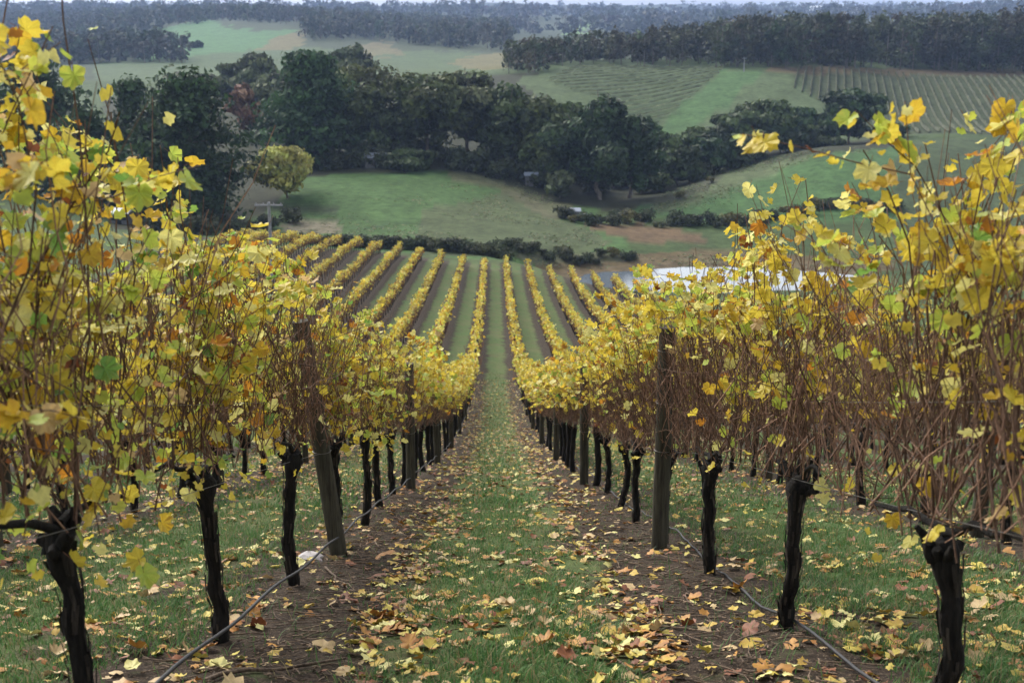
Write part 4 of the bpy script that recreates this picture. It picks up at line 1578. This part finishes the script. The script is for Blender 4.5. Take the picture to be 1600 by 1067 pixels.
# ------------------------------------------------------------------ buildings, pole
def shed(name, px, py, Y, wd, dp, ht, rise, wallm, roofm, label, cat, win=True, rz=0.0):
    p_ = at(px, py, Y)
    z = h1(p_[0], Y)
    root = empty(name, (p_[0], Y, z), rz)
    mb = MB(); box(mb, (-wd / 2, -dp / 2, -.6), (wd / 2, dp / 2, ht)); mb.obj("wall", wallm, root, False)
    mb = MB()
    ov = .3
    x0, x1, y0, y1 = -wd / 2 - ov, wd / 2 + ov, -dp / 2 - ov, dp / 2 + ov
    th = .12
    v = np.array([(x0, y0, ht), (x1, y0, ht), (x1, 0, ht + rise), (x0, 0, ht + rise), (x0, y1, ht), (x1, y1, ht)], float)
    v = np.concatenate([v + [0, 0, .02], v + [0, 0, .02 + th]])
    mb.add(v, [(6, 7, 8, 9), (9, 8, 11, 10), (0, 3, 2, 1), (3, 4, 5, 2), (0, 1, 7, 6), (4, 10, 11, 5), (0, 6, 9, 3), (3, 9, 10, 4), (1, 2, 8, 7), (2, 5, 11, 8)])
    mb.add(np.array([(-wd / 2, -dp / 2 + .01, ht), (-wd / 2, dp / 2 - .01, ht), (-wd / 2, 0, ht + rise), (wd / 2, -dp / 2 + .01, ht), (wd / 2, dp / 2 - .01, ht), (wd / 2, 0, ht + rise)]), [(0, 2, 1), (3, 4, 5)])
    mb.obj("roof", roofm, root, False)
    if win:
        for xx in (-wd * .27, wd * .25):
            mb = MB(); box(mb, (xx - .5, -dp / 2 - .04, ht * .42), (xx + .5, -dp / 2 + .02, ht * .8)); mb.obj("window", M_glass, root, False)
        mb = MB(); box(mb, (-.45, -dp / 2 - .05, -.2), (.45, -dp / 2 + .02, min(2.0, ht * .85))); mb.obj("door", M_glass, root, False)
    tag(root, label, cat)
    return root


shed("shed", 590, 258, 277, 5.2, 4, 2.3, .9, M_wall, M_roof, "small dark shed with pale iron roof under the grove trees", "shed")
shed("hut", 830, 262, 272, 2.6, 2.4, 2.4, .6, M_wall, M_roof, "tiny hut with blue grey roof among the grove trunks", "hut", False)
shed("pump_shed", 893, 326, 236, 3.0, 2.2, 1.4, .5, M_pole, M_roof, "low grey pump shed by the creek below the grove", "shed", False)
shed("cottage", 186, 300, 205, 3.0, 3, 1.9, .7, M_wall, M_white, "white roofed hut glimpsed through the left vine", "house")
for px, Y, wd_, lab in ((1272, 3000, 34, "long white farm building far off near the horizon"), (1332, 3100, 26, "white farm shed right of the long white building"), (1055, 3000, 14, "tiny white house in the hazy far woods")):
    o = shed("farm_building", px, 16, Y, wd_, 14, 14 if wd_ > 20 else 10, 5, M_white, M_white, lab, "building", False)
    o.location.z = h1(o.location.x, Y) if False else o.location.z

Yp = 118.0
pp = at(421, 340, Yp)
zg = h1(pp[0], Yp)
ztop = float(at(421, 316, Yp)[2])
root = empty("utility_pole", (pp[0], Yp, zg))
mb = MB(); capped(mb, np.array([[0, 0, -.5], [0, 0, (ztop - zg) * .5], [0, 0, ztop - zg]]), np.array([.19, .17, .14]), 10); mb.obj("pole", M_pole, root)
mb = MB(); box(mb, (-1.35, -.22, ztop - zg - .35), (1.35, -.08, ztop - zg - .2)); mb.obj("crossarm", M_pole, root, False)
for xx in (-1.2, -.5, .5, 1.2):
    mb = MB(); capped(mb, np.array([[xx, -.15, ztop - zg - .2], [xx, -.15, ztop - zg]]), np.array([.05, .035]), 8); mb.obj("insulator", M_pole, root)
tag(root, "grey utility pole with crossarm beyond the left vine tops", "utility pole")
pp = at(1162, 118, 470)
root = empty("field_pole", (pp[0], 470, h1(pp[0], 470)))
mb = MB(); capped(mb, np.array([[0, 0, -.4], [0, 0, 5.5]]), np.array([.2, .15]), 8); mb.obj("pole", M_pole, root)
mb = MB(); box(mb, (-.8, -.3, 5.0), (.8, -.16, 5.2)); mb.obj("crossarm", M_pole, root, False)
tag(root, "small dark pole beside the bright grass track on the hill vineyard", "pole")
